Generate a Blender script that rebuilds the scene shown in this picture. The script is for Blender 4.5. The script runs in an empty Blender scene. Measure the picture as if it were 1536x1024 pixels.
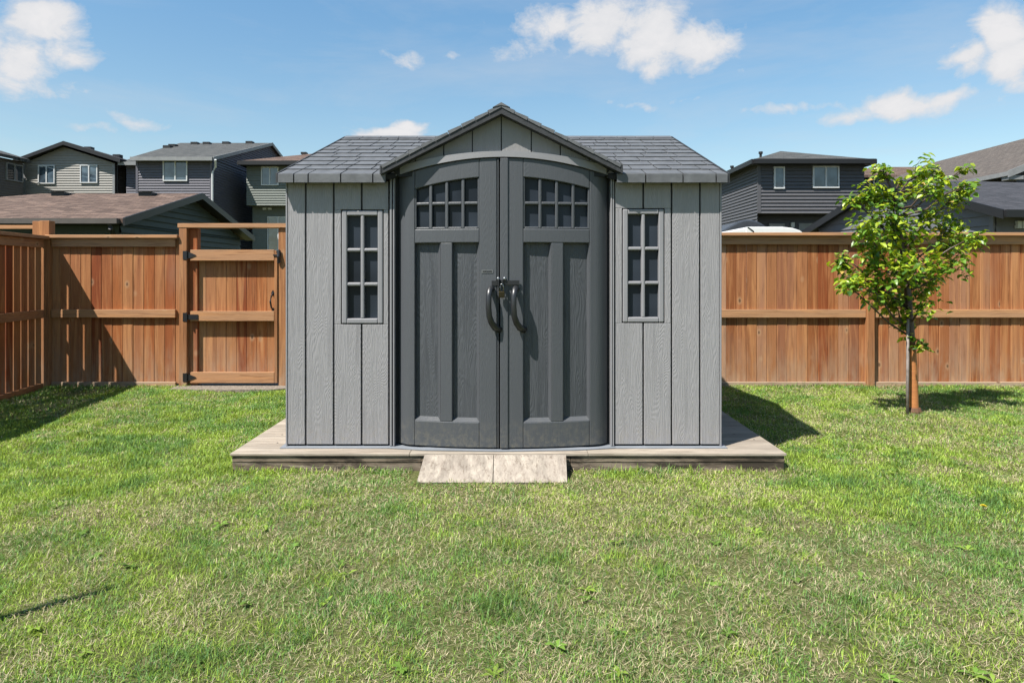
import bpy, bmesh, math, random
import numpy as np
from mathutils import Vector
random.seed(7); rng = np.random.default_rng(7)
S = bpy.context.scene; COL = S.collection
F0, UC, VH, HC = 1024.0, 768.0, 410.0, 1.35     # focal (px), principal column, horizon row, eye height

def WX(u, Y): return (u-UC)*Y/F0
def WZ(v, Y): return HC+(VH-v)*Y/F0

# ------------------------------------------------------------------ mesh builder
class MB:
    def __init__(s): s.v = []; s.f = []
    def add(s, vs, fs):
        b = len(s.v); s.v += [tuple(p) for p in vs]; s.f += [tuple(i+b for i in f) for f in fs]
    def box(s, x0, x1, y0, y1, z0, z1):
        s.add([(x, y, z) for x in (x0, x1) for y in (y0, y1) for z in (z0, z1)],
              [(0,1,3,2),(4,6,7,5),(0,4,5,1),(2,3,7,6),(0,2,6,4),(1,5,7,3)])
    def lbox(s, F, s0, s1, o0, o1, z0, z1):
        A, d, n = F
        P = [(A[0]+d[0]*a+n[0]*o, A[1]+d[1]*a+n[1]*o, z) for a in (s0, s1) for o in (o0, o1) for z in (z0, z1)]
        s.add(P, [(0,1,3,2),(4,6,7,5),(0,4,5,1),(2,3,7,6),(0,2,6,4),(1,5,7,3)])
    def prism(s, poly, off):
        n = len(poly); off = Vector(off)
        P = [tuple(Vector(p)) for p in poly]+[tuple(Vector(p)+off) for p in poly]
        s.add(P, [tuple(range(n)), tuple(range(2*n-1, n-1, -1))]+[(i, i+n, (i+1) % n+n, (i+1) % n) for i in range(n)])
    def tube(s, pts, rad, n=8, flat=1.0, side=None):
        pts = [Vector(p) for p in pts]; b = len(s.v); m = len(pts)
        if not hasattr(rad, '__len__'): rad = [rad]*m
        for i, p in enumerate(pts):
            t = (pts[min(i+1, m-1)]-pts[max(i-1, 0)]).normalized()
            ref = Vector(side) if side else (Vector((0, 0, 1)) if abs(t.z) < .9 else Vector((1, 0, 0)))
            a = (ref-t*ref.dot(t)).normalized(); c = t.cross(a)
            for k in range(n):
                an = 2*math.pi*k/n
                s.v.append(tuple(p+a*math.cos(an)*rad[i]+c*math.sin(an)*rad[i]*flat))
        for i in range(m-1):
            for k in range(n):
                k2 = (k+1) % n
                s.f.append((b+i*n+k, b+i*n+k2, b+(i+1)*n+k2, b+(i+1)*n+k))
        s.f.append(tuple(b+k for k in range(n-1, -1, -1))); s.f.append(tuple(b+(m-1)*n+k for k in range(n)))
    def build(s, name, mat, parent=None, smooth=False, bevel=0, seg=2, kind=None):
        me = bpy.data.meshes.new(name); me.from_pydata(s.v, [], s.f)
        bm = bmesh.new(); bm.from_mesh(me); bmesh.ops.recalc_face_normals(bm, faces=bm.faces); bm.to_mesh(me); bm.free()
        me.materials.append(mat)
        o = bpy.data.objects.new(name, me); COL.objects.link(o)
        if smooth: me.polygons.foreach_set('use_smooth', [True]*len(me.polygons))
        if bevel:
            md = o.modifiers.new('bevel', 'BEVEL'); md.width = bevel; md.segments = seg; md.limit_method = 'ANGLE'; md.angle_limit = math.radians(40)
        if parent is not None:
            o.parent = parent
            if parent.type == 'EMPTY': o.location = -parent.location
        if kind: o['kind'] = kind
        return o

def thing(name, label, cat, loc, group=None):
    o = bpy.data.objects.new(name, None); COL.objects.link(o); o.location = loc; o.empty_display_size = .2
    o['label'] = label; o['category'] = cat
    if group: o['group'] = group
    return o
def tag(o, label, cat, group=None):
    o['label'] = label; o['category'] = cat
    if group: o['group'] = group
    return o
def frame(A, B, yard=None):
    d = Vector((B[0]-A[0], B[1]-A[1])); L = d.length; d /= L
    n = Vector((d.y, -d.x))
    if yard is not None and n.dot(Vector(yard)-Vector(A[:2])) < 0: n = -n
    return (A, (d.x, d.y), (n.x, n.y)), L

# ------------------------------------------------------------------ materials
class NT:
    def __init__(s, tree): s.t = tree; s.n = tree.nodes; s.l = tree.links
    def node(s, typ, **kw):
        o = s.n.new(typ)
        for k, v in kw.items(): setattr(o, k, v)
        return o
    def link(s, a, b): s.l.new(a, b)
    def inp(s, sock, val):
        if val is None: return
        if hasattr(val, 'is_output'): s.l.new(val, sock)
        else: sock.default_value = val
    def math(s, op, a, b=None, c=None, clamp=False):
        o = s.node('ShaderNodeMath', operation=op, use_clamp=clamp)
        s.inp(o.inputs[0], a); s.inp(o.inputs[1], b); s.inp(o.inputs[2], c); return o.outputs[0]
    def mix(s, f, a, b, mode='MIX'):
        o = s.node('ShaderNodeMix', data_type='RGBA', blend_type=mode)
        s.inp(o.inputs['Factor'], f)
        for nm, v in (('A', a), ('B', b)):
            sk = [i for i in o.inputs if i.name == nm and i.type == 'RGBA'][0]
            s.inp(sk, (*v, 1) if isinstance(v, tuple) and len(v) == 3 else v)
        return [i for i in o.outputs if i.type == 'RGBA'][0]
    def noise(s, vec, scale, detail=4, rough=.55, dist=0, w=None):
        o = s.node('ShaderNodeTexNoise'); s.inp(o.inputs['Vector'], vec)
        o.inputs['Scale'].default_value = scale; o.inputs['Detail'].default_value = detail
        o.inputs['Roughness'].default_value = rough; o.inputs['Distortion'].default_value = dist
        return o.outputs['Fac']
    def mapping(s, vec, scale=(1,1,1), loc=(0,0,0), rot=(0,0,0)):
        o = s.node('ShaderNodeMapping'); s.inp(o.inputs['Vector'], vec)
        o.inputs['Scale'].default_value = scale; o.inputs['Location'].default_value = loc; o.inputs['Rotation'].default_value = rot
        return o.outputs[0]
    def ramp(s, f, stops, interp='LINEAR'):
        o = s.node('ShaderNodeValToRGB'); s.inp(o.inputs[0], f); cr = o.color_ramp; cr.interpolation = interp
        while len(cr.elements) < len(stops): cr.elements.new(.5)
        for e, (p, c) in zip(cr.elements, stops):
            e.position = p; e.color = (*c, 1) if isinstance(c, tuple) else (c, c, c, 1)
        return o.outputs[0]
    def rng(s, f, a, b, c=0, d=1):
        o = s.node('ShaderNodeMapRange'); s.inp(o.inputs[0], f)
        for i, x in enumerate((a, b, c, d)): o.inputs[i+1].default_value = x
        return o.outputs[0]
    def bump(s, h, strength, dist):
        o = s.node('ShaderNodeBump'); o.inputs['Strength'].default_value = strength; o.inputs['Distance'].default_value = dist
        s.inp(o.inputs['Height'], h); return o.outputs[0]

def mat(name, col=(.5,.5,.5), rough=.6, spec=.4, metal=0):
    m = bpy.data.materials.new(name); m.use_nodes = True; t = NT(m.node_tree)
    p = t.n['Principled BSDF']
    p.inputs['Base Color'].default_value = (*col, 1); p.inputs['Roughness'].default_value = rough
    p.inputs['Specular IOR Level'].default_value = spec; p.inputs['Metallic'].default_value = metal
    return m, t, p
K = .69
def sc_(c, k=None): return tuple(x*(k or K) for x in c)
def pos(t): return t.node('ShaderNodeTexCoord').outputs['Object']
def plain(name, col, rough=.6, spec=.4, metal=0, var=.12, nscale=6, bump=0):
    col = sc_(col); m, t, p = mat(name, col, rough, spec, metal); c = pos(t)
    n = t.noise(c, nscale, 5)
    lo = tuple(x*(1-var) for x in col); hi = tuple(min(1, x*(1+var)) for x in col)
    t.link(t.ramp(n, [(.3, lo), (.7, hi)]), p.inputs['Base Color'])
    if bump: t.link(t.bump(t.noise(c, 90, 3), bump, .002), p.inputs['Normal'])
    return m
def wood(name, palette, axis='z', rough=.72, grain=.8, bumpd=.002, knots=True, k=.63, light=(.68, .34, .145), stain=0):
    """planks: colour by plank (mesh island), fibre along axis"""
    m, t, p = mat(name, palette[0], rough, .25); c = pos(t)
    g = t.node('ShaderNodeNewGeometry'); r = g.outputs['Random Per Island']
    sc = {'z': (1, 1, .05), 'x': (.05, 1, 1), 'y': (1, .05, 1)}[axis]
    off = t.node('ShaderNodeCombineXYZ'); t.link(t.math('MULTIPLY', r, 37.), off.inputs[0]); t.link(t.math('MULTIPLY', r, 91.), off.inputs[2])
    ad = t.node('ShaderNodeVectorMath', operation='ADD'); t.link(c, ad.inputs[0]); t.link(off.outputs[0], ad.inputs[1])
    v = ad.outputs[0]
    fib = t.noise(t.mapping(v, sc), 55, 6, .65, .6)
    band = t.noise(t.mapping(v, sc), 13, 3, .6, 1.0)
    wx = t.noise(t.mapping(c, tuple(.25+.75*q for q in sc)), 2.3, 4, .6)
    base = t.ramp(r, [(i/max(1, len(palette)-1), q) for i, q in enumerate(palette)])
    dark = t.mix(1.0, base, (.34, .26, .21), 'MULTIPLY')
    light = t.mix(.56, base, light)
    col = t.mix(t.rng(band, .47, .66), base, light)
    col = t.mix(t.math('MULTIPLY', t.rng(fib, .50, .78), grain, clamp=True), col, dark)
    col = t.mix(t.math('MULTIPLY', t.rng(wx, .55, .8), .32, clamp=True), col, (.36, .29, .235))
    if knots and axis == 'z':      # greyed, splashed feet of the boards
        sz = t.node('ShaderNodeSeparateXYZ'); t.link(c, sz.inputs[0])
        ft = t.math('MULTIPLY', t.rng(sz.outputs[2], .62, .02), t.rng(t.noise(t.mapping(c, (1, 1, .25)), 11, 5, .65), .36, .62), clamp=True)
        col = t.mix(t.math('MULTIPLY', ft, .6), col, (.46, .36, .27))
    if stain:
        sn = t.noise(t.mapping(c, tuple(.18+.82*q for q in sc)), 9, 7, .7, .4)
        col = t.mix(t.math('MULTIPLY', t.rng(sn, .45, .57), stain, clamp=True), col, (.055, .045, .036))
    if knots:
        vo = t.node('ShaderNodeTexVoronoi'); vo.inputs['Scale'].default_value = 4.6
        ks = {'z': (1, .02, .62), 'x': (.62, .02, 1), 'y': (.02, .62, 1)}[axis]
        t.link(t.mapping(v, ks), vo.inputs['Vector']); dd = vo.outputs['Distance']
        col = t.mix(t.math('MULTIPLY', t.rng(dd, .17, .06), .5, clamp=True), col, (.62, .43, .27))
        col = t.mix(t.math('MULTIPLY', t.rng(dd, .085, .05), .8, clamp=True), col, (.10, .045, .022))
    t.link(t.mix(1., col, (k, k*.95, k*.89) if knots else (k, k, k), 'MULTIPLY'), p.inputs['Base Color'])
    t.link(t.bump(fib, .8, bumpd), p.inputs['Normal'])
    return m
def shingle(name, c1, c2, axis='x', w=.33, h=.14, rough=.9):
    c1 = sc_(c1); c2 = sc_(c2); m, t, p = mat(name, c1, rough, .2); c = pos(t)
    sx = t.node('ShaderNodeSeparateXYZ'); t.link(c, sx.inputs[0]); cb = t.node('ShaderNodeCombineXYZ')
    if axis == 'x': t.link(sx.outputs[0], cb.inputs[0]); t.link(sx.outputs[1], cb.inputs[1])
    else: t.link(sx.outputs[1], cb.inputs[0]); t.link(sx.outputs[0], cb.inputs[1])
    b = t.node('ShaderNodeTexBrick'); t.link(cb.outputs[0], b.inputs['Vector'])
    b.inputs['Color1'].default_value = (*c1, 1); b.inputs['Color2'].default_value = (*c2, 1)
    b.inputs['Mortar'].default_value = (*[x*.45 for x in c1], 1); b.inputs['Scale'].default_value = 1
    b.inputs['Brick Width'].default_value = w; b.inputs['Row Height'].default_value = h; b.inputs['Mortar Size'].default_value = .008
    b.inputs['Bias'].default_value = 0
    n = t.noise(t.mapping(c, (1, 1, 1)), 2.5, 6, .7)
    n2 = t.noise(c, 60, 2)
    n5 = t.noise(t.mapping(cb.outputs[0], (1.4, 4.5, 1)), 2.2, 5, .75)
    col = t.mix(t.rng(n, .3, .75), b.outputs['Color'], t.mix(1., b.outputs['Color'], (1.35, 1.32, 1.3), 'MULTIPLY')); col = t.mix(t.rng(n5, .42, .66), col, t.mix(1., col, (.55, .55, .56), 'MULTIPLY'))
    col = t.mix(t.rng(n2, .45, .7, 0, .6), col, t.mix(1., col, (.55, .55, .55), 'MULTIPLY'))
    t.link(col, p.inputs['Base Color']); t.link(t.bump(n2, .5, .01), p.inputs['Normal'])
    return m
def glass(name, col, rough=.06, spec=.5):
    m, t, p = mat(name, col, rough, spec); c = pos(t)
    t.link(t.ramp(t.noise(c, 1.7, 2), [(.35, tuple(x*.5 for x in col)), (.7, tuple(x*1.5 for x in col))]), p.inputs['Base Color'])
    return m
def resin(name, col, grain, rough=.55):
    """embossed wood grain moulded in plastic: colour almost even, relief does the work"""
    col = sc_(col); m, t, p = mat(name, col, rough, .35); c = pos(t)
    g = t.node('ShaderNodeNewGeometry'); r = g.outputs['Random Per Island']
    off = t.node('ShaderNodeCombineXYZ'); t.link(t.math('MULTIPLY', r, 31.), off.inputs[0]); t.link(t.math('MULTIPLY', r, 17.), off.inputs[2])
    ad = t.node('ShaderNodeVectorMath', operation='ADD'); t.link(c, ad.inputs[0]); t.link(off.outputs[0], ad.inputs[1])
    v = ad.outputs[0]
    # contour lines of a stretched noise field read as flat-sawn (cathedral) figure
    f = t.noise(t.mapping(v, (1, .2, .13)), 7.5, 2, .5, .3)
    ring = t.math('SINE', t.math('MULTIPLY', f, 290.))
    fine = t.noise(t.mapping(v, (1, .4, .045)), 130, 3, .6)
    h = t.math('ADD', t.math('MULTIPLY', ring, .22), t.math('MULTIPLY', fine, 1.4))
    col2 = t.mix(t.rng(h, -.1, 1.1), tuple(x*(1-.17*grain) for x in col), tuple(min(1, x*(1+.10*grain)) for x in col))
    dirt = t.noise(t.mapping(c, (1, 1, .6)), 2.2, 5, .6)
    col2 = t.mix(t.rng(dirt, .45, .8, 0, .22), col2, tuple(x*.75 for x in col))
    sx = t.node('ShaderNodeSeparateXYZ'); t.link(c, sx.inputs[0])
    splash = t.math('MULTIPLY', t.rng(sx.outputs[2], .36, .12), t.rng(t.noise(c, 28, 4, .7), .45, .75), clamp=True)
    col2 = t.mix(t.math('MULTIPLY', splash, .45), col2, (.22, .19, .13))
    t.link(col2, p.inputs['Base Color'])
    t.link(t.bump(h, min(1, grain*1.1), .0024), p.inputs['Normal'])
    return m

CED = [(.26,.062,.016), (.44,.15,.045), (.33,.09,.024), (.48,.22,.09), (.32,.09,.025), (.41,.14,.042), (.52,.28,.14), (.34,.10,.028)]
M_cedar = wood('cedar_boards', CED, 'z')
M_rail = wood('cedar_rail', [(.46,.23,.11), (.52,.31,.18), (.41,.18,.08)], 'x')
M_raily = wood('cedar_rail_side', [(.40,.19,.09), (.46,.25,.13)], 'y')
M_post = wood('cedar_post', [(.34,.14,.055), (.40,.19,.085), (.29,.105,.04)], 'z')
REDC = [(.28,.06,.017), (.40,.13,.04), (.22,.048,.014), (.48,.25,.14), (.33,.10,.03), (.44,.20,.09), (.27,.085,.025), (.38,.14,.05), (.55,.34,.22), (.31,.095,.03)]
M_red = wood('red_cedar_boards', REDC, 'z')
M_kick = wood('grey_kickboard', [(.45,.34,.25), (.50,.40,.31)], 'x')
M_iron = plain('black_iron', (.012, .012, .014), .45, .5)
M_wallr = resin('light_grey_resin', (.315, .305, .315), .7)
M_trimr = plain('grey_resin_trim', (.272, .268, .282), .5, .4, var=.05)
M_gabr = resin('gable_resin', (.27, .265, .262), .5)  # wall grey taken down a little, deepening the gable's shade by colour
M_doorf = resin('slate_door_frame', (.082, .088, .098), .3, .48)
M_doorp = resin('slate_door_panel', (.076, .082, .092), .9, .48)
M_groove = plain('dark_seam', (.018, .02, .024), .8)
M_tile = plain('slate_resin_tile', (.124, .128, .136), .55, .4, var=.22, nscale=14, bump=.5)
M_tiled = plain('tile_underlay', (.02, .02, .023), .9)
M_fascia = plain('slate_resin_edge', (.036, .038, .042), .6, .35, var=.25, nscale=30, bump=.6)
M_floorr = plain('shed_floor_resin', (.23, .25, .28), .55)
M_pane = glass('shed_window_pane', (.022, .028, .038), .25, .14)
M_handle = plain('grey_plastic_handle', (.022, .023, .026), .38, .5)
M_steel = plain('steel', (.32, .33, .34), .3, .5, 1)
M_brass = plain('brass', (.06, .048, .025), .45, .5, .9)
M_plate = plain('badge_plate', (.14, .145, .15), .35, .5)
M_white = plain('white_vinyl', (.62, .63, .64), .45, .4, var=.05)

# ------------------------------------------------------------------ SHED
YW = 4.83
def X(u, Y=YW): return WX(u, Y)
def Z(v, Y=YW): return WZ(v, Y)
shed = thing('garden_shed', 'grey resin garden shed with arched double doors and front gable on a wooden platform', 'shed', (-.06, YW, .125))
XL, XR, YB, ZB = X(430), X(1081), 7.22, .13
ZE = 2.0
# front walls: separate vertical boards with recessed dark seams behind
def board_wall(us, z0, z1, name='wall', y=YW, win=None):
    mb = MB(); g = .0058
    xs = [X(u) for u in us]
    for a, b in zip(xs[:-1], xs[1:]):
        if win and a < win[1]-.01 and b > win[0]+.01:
            for c0, c1, q0, q1 in ((a+g, b-g, z0, win[2]), (a+g, b-g, win[3], z1)):
                mb.box(c0, c1, y, y+.05, q0, q1)
            if a < win[0]-.01: mb.box(a+g, win[0], y, y+.05, win[2]+.0005, win[3]-.0005)
            if b > win[1]+.01: mb.box(win[1], b-g, y, y+.05, win[2]+.0005, win[3]-.0005)
        else: mb.box(a+g, b-g, y, y+.05, z0, z1)
    return mb.build(name, M_wallr, shed, bevel=.003)
winL = (X(511.5), X(575.5), Z(486.5), Z(314.5)); winR = (X(933), X(997), Z(484.5), Z(312.5))
board_wall([430.5, 458.5, 500.5, 542.5, 583.5], ZB+.012, ZE, win=winL)
board_wall([921.5, 965, 1007.5, 1050, 1080.5], ZB+.012, ZE, win=winR)
def backing(x0, x1, win):
    mb = MB(); y0, y1 = YW+.014, YW+.06
    mb.box(x0, win[0], y0, y1, ZB+.02, ZE); mb.box(win[1], x1, y0, y1, ZB+.02, ZE)
    mb.box(win[0], win[1], y0, y1, ZB+.02, win[2]); mb.box(win[0], win[1], y0, y1, win[3], ZE)
    mb.build('wall_seam', M_groove, shed)
backing(XL+.006, X(583), winL); backing(X(922), XR-.006, winR)
# side and rear walls
for x, nx in ((XL, 1), (XR, -1)):
    mb = MB(); n = 11
    for i in range(n):
        a = YW+.052+(YB-YW-.052)*i/n; b = YW+.052+(YB-YW-.052)*(i+1)/n-.008
        zt = lambda y: ZE+.40*(1.18-abs(y-6.01))+.0
        mb.prism([(x, a, ZB), (x, b, ZB), (x, b, max(ZE, zt(b))), (x, a, max(ZE, zt(a)))], (nx*.04, 0, 0))
    mb.build('wall', M_wallr, shed)
mb = MB(); mb.box(XL+.04, XR-.04, YB-.04, YB, ZB, ZE); mb.build('wall', M_wallr, shed)
# corner edge strips
for x_ in (XL, XR):
    mb = MB(); mb.box(x_-.006, x_+.006, YW-.004, YW+.05, ZB, ZE); mb.build('corner_trim', M_trimr, shed, bevel=.002)
# floor flange
mb = MB(); mb.box(XL-.035, XR+.035, YW-.045, YB+.03, .1235, ZB)
mb.prism([(X(583), YW-.045, .124), (X(640), YW-.105, .124), (X(750), YW-.132, .124), (X(860), YW-.105, .124), (X(922), YW-.045, .124)], (0, 0, .010))
mb.build('floor', M_floorr, shed, bevel=.002)
# side windows
def shed_window(w):
    x0, x1, z0, z1 = w; g = .006
    x0 += g; x1 -= g; z0 += g; z1 -= g; y0 = YW-.005; fw = .036; mw = .025
    mb = MB(); yb = YW+.05
    mb.box(x0, x0+fw, y0, yb, z0, z1); mb.box(x1-fw, x1, y0, yb, z0, z1)
    mb.box(x0+fw, x1-fw, y0, yb, z1-fw, z1); mb.box(x0+fw, x1-fw, y0, yb, z0, z0+fw)
    f = mb.build('window', M_trimr, shed, bevel=.007, seg=2)
    mb = MB(); xc = (x0+x1)/2; h = (z1-z0-2*fw)
    mb.box(xc-mw/2, xc+mw/2, y0+.003, yb-.004, z0+fw-.002, z1-fw+.002)
    for k in (1, 2):
        zz = z0+fw+h*k/3
        mb.box(x0+fw-.002, xc-mw/2+.001, y0+.006, yb-.006, zz-mw/2, zz+mw/2)
        mb.box(xc+mw/2-.001, x1-fw+.002, y0+.006, yb-.006, zz-mw/2, zz+mw/2)
    mb.build('muntin', M_trimr, f, bevel=.008, seg=2)
    mb = MB(); mb.box(x0+fw-.01, x1-fw+.01, YW+.034, YW+.038, z0+fw-.01, z1-fw+.01); mb.build('pane', M_pane, f)
shed_window(winL); shed_window(winR)
# ---- doors on a bowed front
XC, HW, BOW = -.062, .757, .112
def bow(x):
    t = min(1.2, abs((x-XC)/HW)); b = BOW*(1-t*t)
    if t > .86: b -= .055*((t-.86)/.14)**2
    return YW+.004-b
def topz(x):
    t = (x-XC)/HW; return 2.032+.118*(1-t*t)
def cbox(mb, x0, x1, z0, z1, fr, bk, n=8):
    """box following the bow: fr/bk are distances in front of the bow surface; z0,z1 may be functions of x"""
    f0 = z0 if callable(z0) else (lambda x: z0); f1 = z1 if callable(z1) else (lambda x: z1)
    b = len(mb.v)
    for i in range(n+1):
        x = x0+(x1-x0)*i/n; y = bow(x)
        mb.v += [(x, y-fr, f0(x)), (x, y-fr, f1(x)), (x, y-bk, f1(x)), (x, y-bk, f0(x))]
    for i in range(n):
        a = b+4*i; c = a+4
        for k in range(4): mb.f.append((a+k, a+(k+1) % 4, c+(k+1) % 4, c+k))
    mb.f.append((b, b+3, b+2, b+1)); e = b+4*n; mb.f.append((e, e+1, e+2, e+3))
ZD0 = .142
def make_door(uo0, uo1, ug0, ug1, um0, um1, left):
    s = 1024/4.73
    q = lambda u: (u-768)/s
    xo0, xo1, g0, g1, m0, m1 = [q(u) for u in (uo0, uo1, ug0, ug1, um0, um1)]
    zz = lambda v: HC+(VH-v)/s
    zgl0, zp1, zp0 = zz(343), zz(364), zz(633)
    gtop = lambda x: topz(x)-.118-(.012 if True else 0)
    mb = MB()
    cbox(mb, xo0, g0, ZD0, topz, 0, -.053, 14); cbox(mb, g1, xo1, ZD0, topz, 0, -.053, 14)
    cbox(mb, g0, g1, gtop, topz, 0, -.053, 12)
    cbox(mb, g0, g1, zp1, zgl0, 0, -.053, 12); cbox(mb, g0, g1, ZD0, zp0, 0, -.053, 12)
    d = mb.build('door', M_doorf, shed, bevel=.006, seg=2)
    mb = MB(); cbox(mb, g0-.01, g1+.01, zp0-.01, zp1+.01, -.040, -.052, 12); mb.build('door_panel', M_doorp, d)
    mb = MB(); cbox(mb, m0, m1, zp0-.002, zp1+.002, -.002, -.041, 4); mb.build('mullion', M_doorf, d, bevel=.006)
    # sloped mouldings that catch the light
    mb = MB()
    for a, b in ((g0, m0), (m1, g1)):
        n = 6; b0 = len(mb.v)
        for i in range(n+1):
            x = a+(b-a)*i/n; y = bow(x); mb.v += [(x, y+.003, zp0), (x, y+.041, zp0+.024), (x, y+.041, zp0)]
        for i in range(n):
            k = b0+3*i; mb.f += [(k, k+1, k+4, k+3), (k+1, k+2, k+5, k+4), (k, k+3, k+5, k+2)]
        y = bow(b)
        mb.prism([(b, y+.003, zp0), (b-.02, y+.041, zp0), (b, y+.041, zp0)], (0, 0, zp1-zp0))
        y = bow(a); mb.prism([(a, y+.010, zp0), (a+.008, y+.041, zp0), (a, y+.041, zp0)], (0, 0, zp1-zp0))
    mb.build('moulding', M_doorf, d)
    # glazing
    wf = MB(); mw = .022
    cols = [g0+(g1-g0)*k/4 for k in range(5)]
    for k, x in enumerate(cols):
        if k in (0, 4):
            xa, xb = (x-.002, x+.012) if k == 0 else (x-.012, x+.002)
        else: xa, xb = x-mw/2, x+mw/2
        cbox(wf, xa, xb, zgl0-.001, lambda x: gtop(x)+.001, -.006, -.040, 2)
    zm = zz(304.5)
    for k in range(4):
        cbox(wf, cols[k]+.009, cols[k+1]-.009, zm-mw/2, zm+mw/2, -.008, -.038, 3)
        cbox(wf, cols[k]+.009, cols[k+1]-.009, zgl0-.001, zgl0+.014, -.006, -.040, 3)
    w = wf.build('window', M_doorf, d, bevel=.007, seg=2)
    mb = MB(); cbox(mb, g0-.008, g1+.008, zgl0-.008, lambda x: gtop(x)+.008, -.036, -.040, 12); mb.build('pane', M_pane, w)
    return d, q, zz
dL, q, zz = make_door(593.5, 745.3, 620, 719, 660, 678, True)
dR, q, zz = make_door(750, 914.5, 785, 886, 827, 845.5, False)
mb = MB(); cbox(mb, q(750.5), q(762), ZD0+.002, lambda x: topz(x)-.004, .010, .0015, 3); mb.build('astragal', M_doorf, dR, bevel=.003)
mb = MB(); cbox(mb, q(746.3), q(747.8), ZD0+.004, lambda x: topz(x)-.006, .003, -.04, 2); mb.build('edge_strip', M_doorf, dL)
mb = MB(); cbox(mb, q(744), q(752), ZD0+.01, lambda x: topz(x)-.02, -.046, -.06, 2); mb.build('door_gap', M_groove, shed)
# black gap behind outer door edges + jamb trims
for u0, u1 in ((583, 600), (908, 922)):
    mb = MB(); mb.box(X(u0), X(u1), YW+.055, YW+.075, ZB, 2.05); mb.build('jamb_gap', M_groove, shed)
for a, b in ((585.0, 588.3), (589.8, 592.2), (915.8, 918.2), (919.0, 921.0)):
    mb = MB(); mb.box(X(a), X(b), YW-.012, YW+.054, ZB+.002, 2.03); mb.build('door_jamb', M_trimr, shed, bevel=.004)
# handles (D pulls), hasp, badge
def handle(u, par):
    x = q(u); y = bow(x); s = []
    z1, z0 = zz(433), zz(494)
    prof = [(0, .0), (.030, .004), (.062, -.012), (.078, -.05), (.080, -.12), (.074, -.185), (.055, -.232), (.028, -.268), (0, -.285)]
    mb = MB(); mb.tube([(x+.012-.022*math.sin(k/8*3.14)+.055*max(0, (k-4)/4)**2, y-.002-p*.92, z1+dz) for k, (p, dz) in enumerate(prof)],
                       [.021, .022, .0215, .0195, .019, .020, .022, .025, .026], 10, .85, side=(1, 0, 0))
    mb.build('handle', M_handle, par, smooth=True)
handle(735.5, dL); handle(772.5, dR)
mb = MB(); cbox(mb, q(737.5), q(746), zz(428), zz(421), .007, .0005, 2); mb.build('hasp', M_iron, dL)
mb = MB(); cbox(mb, q(751.5), q(779), zz(427), zz(420.5), .018, .0105, 3); mb.build('hasp', M_iron, dR)
yh = bow(q(752))
mb = MB(); mb.box(q(746.5), q(749), yh-.04, yh-.004, zz(429), zz(419)); mb.box(q(752.5), q(755), yh-.045, yh-.019, zz(430), zz(419)); mb.build('hasp_lug', M_iron, dR, bevel=.002)
for u in (747.5, 757):
    mb = MB(); zc = zz(418)
    mb.tube([(q(u), bow(q(u))-.004, zc), (q(u), bow(q(u))-.026, zc), (q(u), bow(q(u))-.031, zc)], [.011, .011, .005], 12); mb.build('bolt', M_steel, dR if u > 750 else dL, smooth=False)
mb = MB(); cbox(mb, q(722.5), q(739.5), zz(409.6), zz(404.6), .003, .0005, 2); bd = mb.build('badge', M_plate, dL)
mb = MB(); u = 724
for wd, hh in ((2.2, 1.5), (.7, 2.2), (1.3, 2.2), (1.3, 2.2), (1.0, 2.2), (.7, 2.2), (1.6, 2.2), (1.2, 2.2)):
    cbox(mb, q(u), q(u+wd), zz(407+hh/2), zz(407-hh/2), .0045, .002, 1); u += wd+.55
mb.build('badge_lettering', M_iron, bd)
# header trim over the doors, following the bow
def gbot(x):
    t = (x-XC)/(HW+.06); return 2.082+.112*(1-t*t)
mb = MB(); n = 40; x0, x1 = XC-HW-.045, XC+HW+.045; b0 = 0
for i in range(n+1):
    x = x0+(x1-x0)*i/n; t = max(-1, min(1, (x-XC)/HW)); y = YW-.02-.10*(1-t*t)
    mb.v += [(x, y, max(topz(max(XC-HW, min(XC+HW, x)))+.004, 2.0)), (x, y, gbot(x)), (x, YW+.02, gbot(x)), (x, YW+.02, max(topz(max(XC-HW, min(XC+HW, x)))+.004, 2.0))]
for i in range(n):
    a = 4*i; c = a+4
    for k in range(4): mb.f.append((a+k, a+(k+1) % 4, c+(k+1) % 4, c+k))
mb.f += [(0, 3, 2, 1), (4*n, 4*n+1, 4*n+2, 4*n+3)]
mb.build('header_trim', M_trimr, shed)
# gable boards
YG = 4.79; XA = X(752, 4.70); ZA = WZ(158, 4.70); XGL, XGR = WX(572, 4.70), WX(932, 4.70); ZGL = WZ(250, 4.70); ZGR = WZ(248.5, 4.70)
def rz(x): return ZA-(ZA-ZGL)*(XA-x)/(XA-XGL) if x < XA else ZA-(ZA-ZGR)*(x-XA)/(XGR-XA)
mb = MB(); seams = [592, 623, 665.5, 708.5, 752, 797, 840.5, 884, 913]
for a, b in zip(seams[:-1], seams[1:]):
    xa, xb = X(a, YG)+.004, X(b, YG)-.004
    k = 4; low = [(xa+(xb-xa)*i/k, YG, gbot(xa+(xb-xa)*i/k)+.006) for i in range(k+1)]
    up = [(x, YG, rz(x)-.05) for x in (xb, xa)]
    if up[0][2] < low[-1][2]+.002: up[0] = (xb, YG, low[-1][2]+.002)
    if up[1][2] < low[0][2]+.002: up[1] = (xa, YG, low[0][2]+.002)
    mb.prism(low+up, (0, .03, 0))
mb.build('gable_wall', M_gabr, shed)
mb = MB(); mb.prism([(XGL+.10, YG+.012, 2.03), (XGR-.10, YG+.012, 2.03), (XGR-.06, YG+.012, rz(XGR-.06)-.04), (XA, YG+.012, ZA-.05), (XGL+.06, YG+.012, rz(XGL+.06)-.04)], (0, .05, 0)); mb.build('gable_seam', M_groove, shed)
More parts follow.
